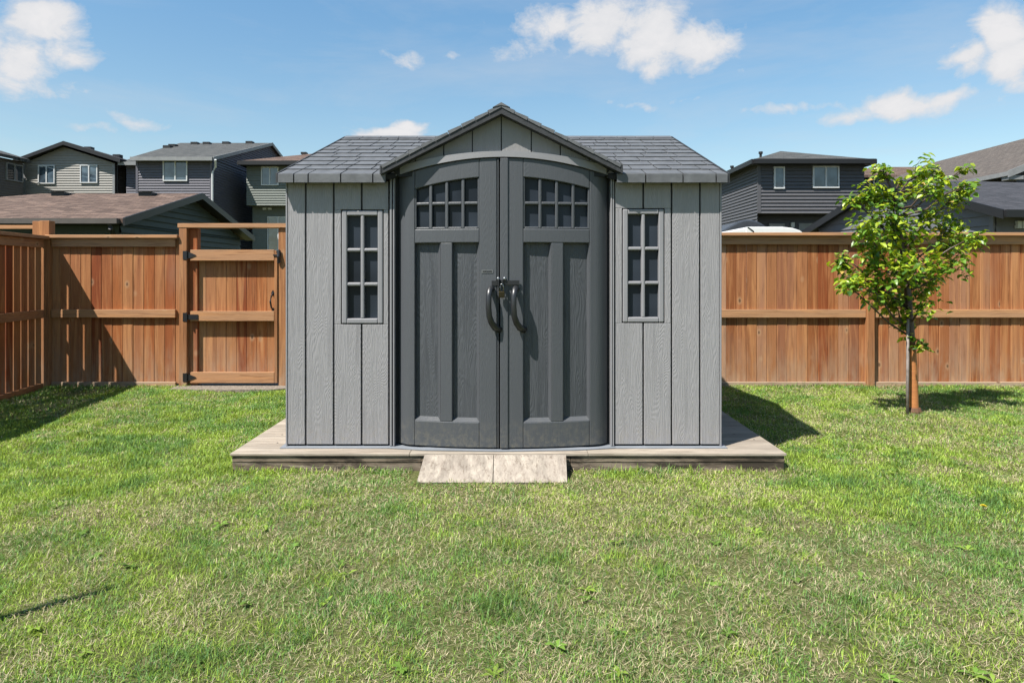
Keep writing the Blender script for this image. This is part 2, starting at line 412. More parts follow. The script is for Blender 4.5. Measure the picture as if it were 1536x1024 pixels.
# ---- main roof: individual slate-pattern tiles over a dark underlay
YE, ZT = 4.745, WZ(262.5, 4.745); YR = 6.01; ZR = WZ(206.5, YR)
EL, ER, RL, RR = WX(416, YE), WX(1092, YE), WX(519, YR), WX(1006, YR)
def roof_pt(side, a, h):            # a: 0..1 across, h: 0 eave .. 1 ridge
    xl = EL+(RL-EL)*h; xr = ER+(RR-ER)*h
    y = YE+(YR-YE)*h; y = y if side > 0 else 2*YR-y
    return Vector((xl+(xr-xl)*a, y, ZT+(ZR-ZT)*h))
roof = None
for side in (1, -1):
    up = Vector((0, -(ZR-ZT)*side, YR-YE)).normalized()
    mb = MB(); NC = 10
    cuts0 = [0, .075, .15, .235, .305, .345, .42, .50, .54, .61, .69, .76, .80, .87, .93, 1]
    for c in range(NC):
        r = random.Random(c*7+side); h0, h1 = c/NC, (c+1)/NC
        cuts = [0]; w = r.uniform(.03, .08)
        while cuts[-1]+w < .985: cuts.append(cuts[-1]+w); w = r.choice([.034, .055, .062, .07, .085])+r.uniform(-.004, .004)
        cuts.append(1)
        iv = []
        for a, b in zip(cuts[:-1], cuts[1:]):
            if side > 0:      # stop the courses where the front gable roof stands over them
                zc_ = ZT+(ZR-ZT)*(c+.25)/NC; fl = (zc_-ZGL)/(ZA-ZGL); fr_ = (zc_-ZGR)/(ZA-ZGR)
                gl = XGL+.03+max(0, fl)*(XA-XGL); gr_ = XGR-.03-max(0, fr_)*(XGR-XA)
                xl_ = EL+(RL-EL)*(c+.5)/NC; xr_2 = ER+(RR-ER)*(c+.5)/NC
                gl = (gl-xl_)/(xr_2-xl_); gr_ = (gr_-xl_)/(xr_2-xl_)
                if gl < gr_:
                    if a < gl: iv.append((a, min(b, gl)))
                    if b > gr_: iv.append((max(a, gr_), b))
                    continue
            iv.append((a, b))
        for a, b in iv:
            if b-a < .006: continue
            ga = .0014; lift0 = r.uniform(.009, .012)
            P = [roof_pt(side, a+ga, h0+.004), roof_pt(side, b-ga, h0+.004), roof_pt(side, b-ga, h1+.01), roof_pt(side, a+ga, h1+.01)]
            lo = [p-up*.002 for p in P]; hi = [P[0]+up*lift0, P[1]+up*lift0, P[2]+up*.003, P[3]+up*.003]
            mb.add(lo+hi, [(0,3,2,1), (4,5,6,7), (0,1,5,4), (1,2,6,5), (2,3,7,6), (3,0,4,7)])
            if c == 0:      # the first course turns down over the eave
                y0 = P[0].y; s_ = -.012*side
                mb.add([(P[0].x, y0, P[0].z+lift0*.9), (P[1].x, y0, P[1].z+lift0*.9), (P[1].x, y0, P[1].z-.052), (P[0].x, y0, P[0].z-.052),
                        (P[0].x, y0+s_, P[0].z+lift0*.9-.006), (P[1].x, y0+s_, P[1].z+lift0*.9-.006), (P[1].x, y0+s_, P[1].z-.055), (P[0].x, y0+s_, P[0].z-.055)],
                       [(0,1,2,3), (4,7,6,5), (0,4,5,1), (1,5,6,2), (2,6,7,3), (3,7,4,0)])
    o = mb.build('roof_tiles' if roof else 'roof', M_tile, roof or shed)
    roof = roof or o
    mb = MB(); P = [roof_pt(side, .004, .012), roof_pt(side, .996, .012), roof_pt(side, .996, 1), roof_pt(side, .004, 1)]
    if side > 0:
        hv = (ZA-.03-ZT)/(ZR-ZT); pv = roof_pt(1, 0, hv); pe = roof_pt(1, 0, .012)
        P = [P[0], Vector((XGL+.05, pe.y, pe.z)), Vector((XA, pv.y, pv.z)), Vector((XGR-.05, pe.y, pe.z))]+P[1:]
    mb.prism([p-up*.0025 for p in P], tuple(-up*.035)); mb.build('roof_underlay', M_tiled, roof)
    if side > 0:
        mb = MB(); ye, ze_ = roof_pt(1, 0, .004).y, roof_pt(1, 0, .004).z
        for xa, xb in ((EL+.005, XGL+.02), (XGR-.02, ER-.005)):
            mb = MB(); mb.box(xa, xb, ye+.0145, ye+.024, ze_-.052, ze_-.004); mb.build('eave_backing', M_tiled, roof)
# barge edges and ridge
for a in (0, 1):
    mb = MB()
    for side in (1, -1):
        p0, p1 = roof_pt(side, a, 0), roof_pt(side, a, 1); dx = -.012 if a == 0 else .012
        mb.prism([p0+Vector((0, 0, .012)), p1+Vector((0, 0, .012)), p1-Vector((0, 0, .055)), p0-Vector((0, 0, .055))], (dx, 0, 0))
    mb.build('barge_board', M_fascia, roof)
mb = MB()
for i in range(18):
    a0, a1 = RL+(RR-RL)*i/18, RL+(RR-RL)*(i+1)/18-.004
    mb.prism([(a0, YR-.08, ZR-.018), (a0, YR, ZR+.016), (a0, YR+.08, ZR-.018), (a0, YR, ZR-.004)], (a1-a0, 0, 0))
mb.build('ridge_cap', M_tile, roof)
# ---- gable (dormer) roof
YGF = 4.70
def mainz(y): return ZT+(ZR-ZT)*(y-YE)/(YR-YE)
def ymain(z): return YE+(YR-YE)*(z-ZT)/(ZR-ZT)
tiles = MB(); edge = MB(); und = MB()
for sgn, xf, zf in ((-1, XGL, ZGL), (1, XGR, ZGR)):
    NS = 9; L = abs(xf-XA); sl = (ZA-zf)/L; nv = Vector((sgn*sl, 0, 1)).normalized()
    for i in range(NS):
        fa, fb = i/NS, (i+1)/NS
        xa, xb = xf+(XA-xf)*fa, xf+(XA-xf)*fb; za, zb = zf+(ZA-zf)*fa, zf+(ZA-zf)*fb
        g = .0025*sgn
        ya, yb = max(YGF+.05, ymain(za)+.03), max(YGF+.05, ymain(zb)+.03)
        P = [Vector((xa-g, YGF, za)), Vector((xb+g, YGF, zb)), Vector((xb+g, yb, zb)), Vector((xa-g, ya, za))]
        hi = [P[0]+nv*.013, P[1]+nv*.004, P[2]+nv*.004, P[3]+nv*.013]
        tiles.add([p-nv*.012 for p in P]+hi, [(0,3,2,1), (4,5,6,7), (0,1,5,4), (1,2,6,5), (2,3,7,6), (3,0,4,7)])
    edge.prism([(xf-sgn*-.004, YGF+.006, zf-.010), (XA, YGF+.006, ZA-.012), (XA, YGF+.006, ZA-.056), (xf-sgn*-.004, YGF+.006, zf-.050)], (0, .085, 0))
    und.prism([(xf-sgn*.015, YGF+.092, zf-.012), (XA, YGF+.092, ZA-.014), (XA, 5.9, ZA-.014), (xf-sgn*.015, max(ymain(zf), YGF+.12), zf-.012)], (0, 0, -.03))
    edge.prism([(xf, YGF+.002, zf+.010), (xf+sgn*.012, YGF+.002, zf+.004), (xf+sgn*.012, YGF+.002, zf-.05), (xf, YGF+.002, zf-.052)], (0, .16, 0))
gr = tiles.build('gable_roof', M_tile, shed); edge.build('barge_board', M_fascia, gr); und.build('roof_underlay', M_tiled, gr)
mb = MB(); mb.prism([(XA-.06, YGF-.004, ZA-.014), (XA, YGF-.004, ZA+.020), (XA+.06, YGF-.004, ZA-.014), (XA, YGF-.004, ZA-.0)], (0, 1.22, 0)); mb.build('ridge_cap', M_tile, gr)

# padlock hangs from the hasp
pl = thing('padlock', 'small brass padlock hanging from the black hasp between the shed doors', 'padlock', (q(753), yh-.03, zz(446)))
cx, cy = q(752.7), yh-.045
mb = MB(); mb.tube([(cx-.012, cy, zz(437)), (cx-.012, cy, zz(429)), (cx-.008, cy, zz(426.6)), (cx, cy, zz(425.6)), (cx+.008, cy, zz(426.6)), (cx+.012, cy, zz(429)), (cx+.012, cy, zz(437))], .0038, 8); mb.build('shackle', M_steel, pl, smooth=True)
mb = MB(); mb.box(cx-.021, cx+.021, cy-.011, cy+.011, zz(446), zz(436.5)); mb.build('lock_body', M_brass, pl, bevel=.004)

# ------------------------------------------------------------------ PLATFORM + RAMP
def plank_mat(name, pal, axis): return wood(name, pal, axis, .85, .9, .003, knots=False, k=.64, light=(.60, .53, .44), stain=.28)
M_ply = plank_mat('weathered_plywood', [(.43,.365,.295), (.47,.40,.325), (.40,.34,.275)], 'x')
M_ramp = plank_mat('ramp_plywood', [(.39,.335,.28), (.42,.365,.31)], 'y')
M_beam = wood('grey_old_beam', [(.24,.19,.145), (.30,.245,.195), (.20,.155,.115)], 'x', .85, 1.1, .004, k=.6, light=(.42, .37, .31), stain=.95)
PX0, PX1, PY0, PY1 = -1.925, 1.875, 4.655, 7.32
plat = thing('shed_platform', 'low weathered plywood platform with timber rim under the grey shed', 'platform', (0, 5.9, 0))
mb = MB(); cuts = [PX0, -.70, .52, PX1]
for a, b in zip(cuts[:-1], cuts[1:]): mb.box(a+.0015, b-.0015, PY0, PY1, .106, .1225)
mb.build('plywood_top', M_ply, plat, bevel=.002)
mb = MB(); c = [PX0+.01, -.62, .40, PX1-.012]
for a, b in zip(c[:-1], c[1:]): mb.box(a+.001, b-.001, PY0+.014, PY0+.052, -.02, .0585); mb.box(a+.001, b-.001, PY0+.010, PY0+.05, .0605, .104)
mb.box(PX0+.01, PX0+.05, PY0+.055, PY1-.01, -.02, .104); mb.box(PX1-.05, PX1-.012, PY0+.055, PY1-.01, -.02, .104)
mb.build('timber_rim', M_beam, plat, bevel=.004)
for sx_, sy_ in ((1.58, 5.25), (1.70, 5.22), (1.66, 5.75), (1.79, 5.05), (-1.75, 5.2), (-1.7, 4.95), (-1.72, 5.9)):
    mb = MB(); mb.tube([(sx_, sy_, .118), (sx_, sy_, .1238)], .007, 8); mb.build('screw', M_iron, plat)
for (a0, a1, b0, b1), lab in (((637, 740.2, 625, 738.8), 'left half of the pale plywood ramp below the left shed door'), ((741, 849, 740, 851), 'right half of the pale plywood ramp below the right shed door')):
    Yt, zt, Yb, zb_ = 4.648, .118, 4.365, .016
    P = [(WX(b0, Yb), Yb, zb_), (WX(b1, Yb), Yb, zb_), (WX(a1, Yt), Yt, zt), (WX(a0, Yt), Yt, zt)]
    mb = MB(); mb.prism(P, (0, .006, -.016)); o = mb.build('ramp_board', M_ramp, None, bevel=.0015); tag(o, lab, 'ramp', 'plywood ramp boards at the shed doors')

# ------------------------------------------------------------------ FENCES
YF = 8.13
def FX(u): return WX(u, YF)
def FZ(v): return WZ(v, YF)
def fence(root, A, B, yard, capz, mboards, mrail, posts, gap=.003, w=.125, zb=.03, kick=True, cap=True, post_top=None, toprail=.10, ends=(0, 0)):
    F, L = frame(A, B, yard)
    r = random.Random(int(abs(A[0])*100)+3)
    mb = MB(); s = 0
    while s < L-.01:
        ww = min(w*r.uniform(.96, 1.03), L-s); o = r.uniform(-.003, .003)
        mb.lbox(F, s+gap/2, s+ww-gap/2, -.024+o, -.004+o, zb+r.uniform(0, .006), capz-.05); s += ww
    mb.build('board_panel', mboards, root, bevel=.0045, seg=1)
    pts = sorted(posts); seg = [0]+[p for p in pts]+[L]
    seg = [x for i, x in enumerate(seg) if i == 0 or x-seg[i-1] > .1]
    rails = (('top_rail', capz-.04-toprail, capz-.041), ('middle_rail', .826, .922))
    for nm, z0, z1 in rails:
        mb = MB()
        for a, b in zip(seg[:-1], seg[1:]):
            mb.lbox(F, a+.048, b-.048, 0, .038, z0, z1)
        mb.build(nm, mrail, root, bevel=.003)
    if kick:
        mb = MB()
        for a, b in zip(seg[:-1], seg[1:]): mb.lbox(F, a+.048, b-.048, .0, .036, -.02, .062)
        mb.build('kickboard', M_kick if mrail is M_rail else mrail, root, bevel=.003)
    if cap:
        mb = MB()
        for a, b in zip(seg[:-1], seg[1:]): mb.lbox(F, a+.002, b-.002, -.06, .085, capz-.038, capz)
        mb.build('cap_rail', mrail, root, bevel=.004)
    for p in pts:
        mb = MB(); mb.lbox(F, p-.045, p+.045, -.03, .062, -.05, capz-.040); mb.build('post', M_post, root, bevel=.004)
yard = (0, 5)
# rear fence right of the shed
r1 = thing('fence', 'tall reddish cedar fence with flat cap rail running behind the shed and young tree', 'fence', (2.3, YF, 0))
A = (FX(437), YF); B = (7.6, YF)
fence(r1, A, B, yard, 1.832, M_red, M_rail, [FX(u)-A[0] for u in (620, 835, 1064, 1302.5, 1560)], gap=.003, w=.121)
# rear fence left piece
r2 = thing('fence', 'orange-brown cedar fence between the shaded corner and the garden gate', 'fence', (-4.7, YF, 0))
A = (FX(74), YF); B = (FX(271), YF)
fence(r2, A, B, yard, 1.805, M_cedar, M_rail, [], gap=.002)
# side fence on the left
r3 = thing('fence', 'shaded side fence with light gaps between its boards along the left edge', 'fence', (-5.3, 5.5, 0))
CX = FX(66)
A3 = (CX+.03, YF-.07); B3 = (CX+.03+.135*6.5, YF-.07-6.5)
fence(r3, A3, B3, yard, 1.79, M_cedar, M_raily, [2.45, 4.9], gap=.021, w=.145)
mb = MB(); mb.box(FX(66)-.012, FX(66)+.10, YF-.06, YF+.05, -.05, FZ(331.5)); mb.build('post', M_post, r2, bevel=.004)
mb = MB(); mb.box(FX(52), FX(66)-.016, YF-.04, YF+.03, -.05, FZ(331.5)-.004); mb.build('post', M_post, r2, bevel=.004)
# neighbour's gate opening beyond the corner
r4 = thing('gate_frame', 'thin wooden header beam of the next gate beyond the left side fence', 'gate frame', (-6.8, YF, 0))
mb = MB(); mb.box(FX(-90), FX(51), YF-.02, YF+.02, FZ(343.5), FZ(338)); mb.build('header_beam', M_rail, r4, bevel=.003)
mb = MB(); mb.box(FX(-105), FX(-91), YF-.05, YF+.05, -.05, FZ(336)); mb.build('post', M_post, r4, bevel=.003)
# gate frame + gate
r5 = thing('gate_frame', 'wooden gate posts joined by a thin header beam left of the shed', 'gate frame', (-3.3, YF, 0))
mb = MB(); mb.box(FX(271.5), FX(283), YF-.05, YF+.08, -.05, FZ(342.5)); mb.build('post', M_post, r5, bevel=.004)
mb = MB(); mb.box(FX(283.4), FX(296), YF+.0, YF+.09, -.05, FZ(342.5)); mb.build('post', M_cedar, r5, bevel=.004)
mb = MB(); mb.box(FX(418.8), FX(432), YF-.03, YF+.07, -.05, FZ(342.5)); mb.build('post', M_post, r5, bevel=.004)
mb = MB(); mb.box(FX(269.5), FX(433), YF-.055, YF+.09, FZ(342), FZ(335.5)); mb.build('header_beam', M_rail, r5, bevel=.003)
g = thing('garden_gate', 'cedar board gate with black strap hinges and handle left of the shed', 'gate', (-3.3, YF, .05))
GX0, GX1 = FX(288), FX(417.2)
mb = MB(); n = 8; xs = [FX(291)+(FX(414)-FX(291))*i/n for i in range(n+1)]
for a, b in zip(xs[:-1], xs[1:]): mb.box(a+.0015, b-.0015, YF+.045, YF+.062, FZ(569), FZ(380))
mb.build('board_panel', M_cedar, g, bevel=.0015, seg=1)
for v0, v1 in ((374.8, 391), (466.5, 481), (557.5, 573.5)):
    mb = MB(); mb.box(GX0+.0, FX(413), YF-.045, YF+.0, FZ(v1), FZ(v0)); mb.build('rail', M_rail, g, bevel=.003)
mb = MB(); mb.box(FX(289), FX(294.5), YF+.002, YF+.044, FZ(572), FZ(377)); mb.build('stile', M_post, g, bevel=.003)
mb = MB(); mb.box(FX(413.4), FX(417.8), YF-.044, YF+.05, FZ(573.5), FZ(376)); mb.build('stile', M_post, g, bevel=.003)
for za_, zb_ in ((FZ(391)+.01, FZ(377)), (FZ(480), FZ(468)), (FZ(572), FZ(560))):
    mb = MB(); mb.box(FX(295), FX(413), YF+.002, YF+.044, za_, zb_); mb.build('batten', M_rail, g)
for v, tri in ((383, 1), (475, 0), (565, 1)):
    mb = MB(); z = FZ(v); x = FX(283.5); y = YF-.056
    mb.box(FX(277.5), x-.003, y, y+.005, z-.05, z+.05); mb.tube([(x, y-.002, z-.055), (x, y-.002, z+.055)], .008, 8)
    if tri: mb.prism([(x+.005, y+.004, z-.045), (FX(296), y+.004, z-.006), (FX(297), y+.004, z), (FX(296), y+.004, z+.006), (x+.005, y+.004, z+.045)], (0, .005, 0))
    else: mb.box(x+.005, FX(300), y+.004, y+.01, z-.03, z+.03)
    mb.build('hinge', M_iron, g)
mb = MB(); x = FX(407.5)
mb.tube([(x, YF+.04, FZ(440)), (x-.004, YF+.0, FZ(444)), (x-.012, YF-.015, FZ(452)), (x-.004, YF+.0, FZ(461)), (x, YF+.04, FZ(465))], [.009, .010, .011, .010, .009], 8)
mb.prism([(x, YF+.040, FZ(435)), (x+.022, YF+.040, FZ(439.5)), (x+.012, YF+.04, FZ(443)), (x-.012, YF+.04, FZ(443)), (x-.022, YF+.04, FZ(439.5))], (0, .005, 0))
mb.prism([(x-.012, YF+.04, FZ(462)), (x+.012, YF+.04, FZ(462)), (x+.018, YF+.04, FZ(465)), (x, YF+.04, FZ(469)), (x-.018, YF+.04, FZ(465))], (0, .005, 0))
mb.build('handle', M_iron, g)
mb = MB(); x = FX(420.5)
mb.box(FX(412), FX(423), YF-.054, YF-.046, FZ(384), FZ(381.8)); mb.tube([(x, YF-.05, FZ(375)), (x, YF-.065, FZ(385)), (x, YF-.05, FZ(395))], [.012, .02, .012], 8); mb.box(x-.03, x+.02, YF-.05, YF-.04, FZ(380), FZ(376)); mb.box(x-.02, x+.02, YF-.06, YF-.045, FZ(394), FZ(391))
mb.build('latch', M_iron, g)

# ------------------------------------------------------------------ HOUSES
def siding_face(mb, A, B, poly, out=None, pitch=.13, lap=.046):
    """lapped siding on the vertical plane A->B; poly = convex list of (s, z)"""
    F, L = frame(A, B, out)
    A_, d, n = F
    z0 = min(p[1] for p in poly); z1 = max(p[1] for p in poly)
    def span(z):
        xs = []
        for (sa, za), (sb, zb) in zip(poly, poly[1:]+poly[:1]):
            if abs(za-zb) < 1e-9:
                if abs(z-za) < 1e-6: xs += [sa, sb]
            elif min(za, zb)-1e-7 <= z <= max(za, zb)+1e-7: xs.append(sa+(sb-sa)*(z-za)/(zb-za))
        return (min(xs), max(xs)) if xs else None
    W = lambda s, o, z: (A_[0]+d[0]*s+n[0]*o, A_[1]+d[1]*s+n[1]*o, z)
    z = z0; zs = sorted(set([p[1] for p in poly]))
    while z < z1-1e-4:
        zt = min(z+pitch, z1)
        for zz_ in zs:
            if z+1e-4 < zz_ < zt-1e-4: zt = zz_
        a, b = span(z+1e-6), span(zt-1e-6)
        if a and b:
            mb.add([W(a[0], lap, z), W(a[1], lap, z), W(b[1], .003, zt), W(b[0], .003, zt), W(a[0], 0, z), W(a[1], 0, z)], [(0,1,2,3), (4,5,1,0)])
        z = zt
    return F, L
def slab(mb, pts, th=.12):
    mb.prism(pts, (0, 0, -th))
def soffit(par, pts, th, m=None):
    mb = MB(); mb.prism([(a, b, c_-th-.003) for a, b, c_ in pts], (0, 0, -.02)); return mb.build('soffit', m or M_darktrim, par)
def win(par, F, s0, s1, z0, z1, mull=1, mf=None, mg=None, out=.062):
    fw = .055; mb = MB(); o1 = out+.035
    mb.lbox(F, s0, s0+fw, .0, o1, z0, z1); mb.lbox(F, s1-fw, s1, .0, o1, z0, z1)
    mb.lbox(F, s0+fw, s1-fw, .0, o1, z1-fw, z1); mb.lbox(F, s0+fw, s1-fw, .0, o1, z0, z0+fw)
    if mull: sm = (s0+s1)/2; mb.lbox(F, sm-.03, sm+.03, .0, o1-.004, z0+fw, z1-fw)
    w = mb.build('window', mf or M_white, par)
    mb = MB(); mb.lbox(F, s0+fw-.01, s1-fw+.01, .0, out, z0+fw-.01, z1-fw+.01); mb.build('pane', mg or M_hglass, w)
    return w
M_hglass = glass('house_window_glass', (.06, .085, .11), .03, 1.0)
M_hdark = glass('dark_window_glass', (.02, .022, .025), .05, .7)
M_taupe = plain('taupe_siding', (.33, .315, .29), .6, .3, var=.05)
M_navy = plain('slate_blue_siding', (.122, .118, .145), .6, .3, var=.06)
M_sage = plain('sage_siding', (.175, .195, .175), .6, .3, var=.06)
M_green = plain('dark_green_siding', (.052, .068, .058), .6, .3, var=.08)
M_brown = plain('brown_and_shaded_siding', (.15, .132, .12), .6, .3, var=.06)
M_char = plain('charcoal_siding', (.104, .103, .113), .6, .3, var=.06)
M_dgrey = plain('grey_garage_siding', (.155, .155, .175), .6, .3, var=.06)
M_darktrim = plain('dark_fascia', (.013, .013, .015), .5, .4)
M_greytrim = plain('grey_fascia', (.25, .255, .26), .5, .4)
M_rbrown = shingle('brown_shingles', (.105, .07, .056), (.21, .145, .115))
M_rgrey = shingle('grey_shingles', (.07, .075, .076), (.12, .122, .12))
M_rdark = shingle('dark_shingles', (.055, .057, .066), (.075, .076, .088))
M_rtaupe = shingle('taupe_shingles', (.115, .098, .088), (.15, .13, .115), 'y')
M_rblack = shingle('charcoal_shingles', (.05, .05, .055), (.07, .07, .075), 'y')
GRP = 'houses beyond the fence'

# B: light taupe gable house
YBh = 36.0; bx0, bx1 = WX(36, YBh), WX(172, YBh); zw = WZ(245, YBh); xa = WX(96, YBh); za = 8.17
hB = thing('house', 'light taupe house with a front gable and two upstairs windows, second from the left', 'house', (xa, YBh, 0), GRP)
mb = MB(); F, L = siding_face(mb, (bx0, YBh), (bx1, YBh), [(0, 0), (bx1-bx0, 0), (bx1-bx0, zw), (xa-bx0, za-.16), (0, zw)], (0, 0))
mb.build('wall', M_taupe, hB)
mb = MB(); siding_face(mb, (bx1, YBh), (bx1, 48), [(0, 0), (12, 0), (12, zw), (0, zw)], (0, 36)); mb.build('wall', M_brown, hB)  # side of the taupe house coloured darker brown, its shade painted in
mb = MB(); mb.box(bx0, bx1-.01, YBh+.05, 48, 0, zw-.02); mb.build('wall_core', M_brown, hB)
win(hB, F, WX(58.5, YBh)-bx0, WX(83.5, YBh)-bx0, WZ(276, YBh), WZ(248, YBh)); win(hB, F, WX(121.5, YBh)-bx0, WX(147.5, YBh)-bx0, WZ(275, YBh), WZ(247.5, YBh))
yo = YBh-.42; exl, exr = WX(19, yo), WX(180.5, yo); ze = WZ(239.5, yo); zt = WZ(211.5, yo); xt = WX(95, yo)
mb = MB(); slab(mb, [(exl, yo, ze), (xt, yo, zt), (xt, 48.3, zt), (exl, 48.3, ze)], .1); slab(mb, [(xt+.001, yo, zt), (exr, yo, ze+.05), (exr, 48.3, ze+.05), (xt+.001, 48.3, zt)], .1)
rB = mb.build('roof', M_rblack, hB)
mb = MB(); mb.prism([(exl-.02, yo-.03, ze-.02), (xt, yo-.03, zt-.01), (xt, yo-.03, zt-.2), (exl-.02, yo-.03, ze-.2)], (0, .028, 0)); rBf = mb.build('fascia', M_darktrim, rB); mb = MB(); mb.prism([(xt+.001, yo-.03, zt-.01), (exr, yo-.03, ze+.03), (exr, yo-.03, ze-.16), (xt+.001, yo-.03, zt-.2)], (0, .028, 0)); mb.build('fascia', M_darktrim, rB)
for u, v in ((131, 219.5), (174, 231)):
    Yv = 39; mb = MB(); x = WX(u, Yv); z = WZ(v, Yv); mb.box(x-.2, x+.2, Yv, Yv+.35, z-.5, z-.02); mb.build('roof_vent', M_darktrim, rB)
for a in (-.03, L-.09):
    mb = MB(); mb.lbox(F, a, a+.12, .0, .05, 0, zw-.05); mb.build('corner_trim', M_greytrim, hB)
mb = MB(); mb.tube([(bx1+.06, YBh+.15, 0), (bx1+.06, YBh+.15, zw)], .05, 8); mb.build('downpipe', M_darktrim, hB)

# A: brown house at the far left, facing right
A0, A1 = (WX(-120, 29.5), 29.5), (WX(34, 35.2), 35.2)
hA = thing('house', 'dark brown house cut off by the left edge with a wide upstairs window', 'house', ((A0[0]+A1[0])/2, 32, 0), GRP)
zt_ = WZ(243, 35.2)
mb = MB(); F, L = siding_face(mb, A0, A1, [(0, 0), ((Vector(A1)-Vector(A0)).length, 0), ((Vector(A1)-Vector(A0)).length, zt_), (0, zt_)], (0, 25)); mb.build('wall', M_brown, hA)
f4 = (WX(5, 34)-A0[0])/(A1[0]-A0[0]); win(hA, F, L*.80, L*.988, WZ(272, 34.6), WZ(246, 34.6), 1, M_greytrim, M_hdark)
d = Vector((A1[0]-A0[0], A1[1]-A0[1])).normalized(); n = Vector(F[2])
e0 = Vector(A0)+n*.4-d*.4; e1 = Vector(A1)+n*.35+d*.1; b1 = Vector(A1)-n*5+d*.1; b0 = Vector(A0)-n*5-d*.4
mb = MB(); slab(mb, [(e0.x, e0.y, zt_+.12), (e1.x, e1.y, zt_+.12), (b1.x, b1.y, zt_+1.75), (b0.x, b0.y, zt_+1.75)], .16); mb.build('roof', M_rgrey, hA)
mb = MB(); mb.prism([(A0[0]-n.x*.1, A0[1]-n.y*.1, 0), (A1[0]-n.x*.1, A1[1]-n.y*.1, 0), (b1.x, b1.y, 0), (b0.x, b0.y, 0)], (0, 0, zt_-.02)); mb.build('wall_core', M_brown, hA)

# C: slate blue house
Y0 = 34.0; cx0, cx1 = WX(205, Y0), WX(318, Y0); ze = WZ(238.5, Y0); YRc = 42.; zr = WZ(214.5, YRc)
hC = thing('house', 'dark slate blue house with grey roof, white downpipe and one upstairs window', 'house', ((cx0+cx1)/2, Y0, 0), GRP)
mb = MB(); F, L = siding_face(mb, (cx0, Y0), (cx1, Y0), [(0, 0), (cx1-cx0, 0), (cx1-cx0, ze), (0, ze)], (0, 0))
siding_face(mb, (WX(190, 36.2), 36.2), (cx0, 36.2), [(0, 0), (cx0-WX(190, 36.2), 0), (cx0-WX(190, 36.2), WZ(246, 36.2)), (0, WZ(246, 36.2))], (0, 0))
siding_face(mb, (cx1, Y0), (cx1, 50), [(0, 0), (16, 0), (16, ze), (8, zr-.12), (0, ze)], (0, 40))
mb.build('wall', M_navy, hC)
mb = MB(); mb.box(cx0+.02, cx1-.02, Y0+.03, 50, 0, ze-.03); mb.box(WX(190, 36.2), cx0+.02, 36.25, 50, 0, WZ(246, 36.2)); mb.build('wall_core', M_navy, hC)
win(hC, F, WX(245.5, Y0)-cx0, WX(282, Y0)-cx0, WZ(272, Y0), WZ(240.5, Y0))
yo = Y0-.33; xr = cx1+.18; zeo = WZ(236, yo)
mb = MB(); slab(mb, [(WX(196, yo), yo, zeo), (xr, yo, zeo), (xr, YRc, zr), (-20.4, YRc, zr)], .14)
slab(mb, [(xr, YRc+.001, zr), (xr, 50.4, zeo), (-20.6, 50.4, zeo), (-20.4, YRc+.001, zr)], .14)
yo2 = 35.8; slab(mb, [(WX(178, yo2), yo2, WZ(243.5, yo2)), (WX(196, yo2)+.6, yo2, WZ(243.5, yo2)), (-20.3, YRc, zr-.02), (-20.9, 43, WZ(243.5, yo2)+.4)], .12)
rC = mb.build('roof', M_rgrey, hC)
mb = MB(); mb.box(WX(196, yo), xr, yo-.08, yo-.002, zeo-.17, zeo+.01); mb.build('gutter', M_greytrim, rC); mb = MB(); mb.box(WX(178, yo2), WX(196, yo2)+.5, yo2-.08, yo2-.002, WZ(243.5, yo2)-.16, WZ(243.5, yo2)+.01)
mb.build('gutter', M_greytrim, rC); mb = MB(); mb.prism([(xr+.002, yo, zeo-.16), (xr+.002, YRc, zr-.16), (xr+.002, YRc, zr+.02), (xr+.002, yo, zeo+.02)], (.04, 0, 0)); mb.build('fascia', M_greytrim, rC); mb = MB(); mb.prism([(xr+.002, YRc+.002, zr+.02), (xr+.002, YRc+.002, zr-.16), (xr+.002, 50.4, zeo-.16), (xr+.002, 50.4, zeo+.02)], (.04, 0, 0))
mb.build('fascia', M_greytrim, rC)
for u, h in ((252, .62), (260, .72), (293, .9), (311, .9), (340, .93), (375, .97)):
    Yv = yo+(YRc-yo)*h; z = zeo+(zr-zeo)*h; x = WX(u, Yv); mb = MB(); mb.box(x-.2, x+.2, Yv-.2, Yv+.2, z-.1, z+.10); mb.build('roof_vent', M_darktrim, rC)
mb = MB(); mb.tube([(cx1+.32, yo-.02, zeo-.12), (cx1+.22, Y0-.1, zeo-.45), (cx1+.06, Y0-.09, zeo-.7), (cx1+.06, Y0-.09, 0)], .055, 8); mb.build('downpipe', M_white, hC)
for a in (-.02, L-.09):
    mb = MB(); mb.lbox(F, a, a+.11, 0, .05, 0, ze-.04); mb.build('corner_trim', M_navy, hC)

# D: sage house with brown roof
Y0 = 36.; dx0, dx1 = WX(370, Y0), WX(545, Y0); ze = WZ(244, Y0); zc = WZ(308, Y0); yo = Y0-.5
hD = thing('house', 'sage green house with brown roof just left of the shed roof', 'house', ((dx0+dx1)/2, Y0, 0), GRP)
mb = MB(); F, L = siding_face(mb, (dx0, Y0), (dx1, Y0), [(0, zc), (dx1-dx0, zc), (dx1-dx0, ze), (0, ze)], (0, 0)); mb.box(dx0, dx1, Y0+.02, 45, zc+.01, ze-.01); mb.build('wall', M_sage, hD)
mb = MB(); lx0 = WX(379, 36.7); F2, L2 = siding_face(mb, (lx0, 36.7), (dx1, 36.7), [(0, 0), (dx1-lx0, 0), (dx1-lx0, zc), (0, zc)], (0, 0)); mb.box(lx0, dx1-.02, 36.72, 44.9, 0, zc-.002); mb.build('wall', M_sage, hD)
win(hD, F, WX(392.5, Y0)-dx0, WX(418.5, Y0)-dx0, WZ(278.5, Y0), WZ(250.5, Y0))
win(hD, F2, WX(402, 36.7)-lx0, WX(434, 36.7)-lx0, WZ(376, 36.7), WZ(325, 36.7))
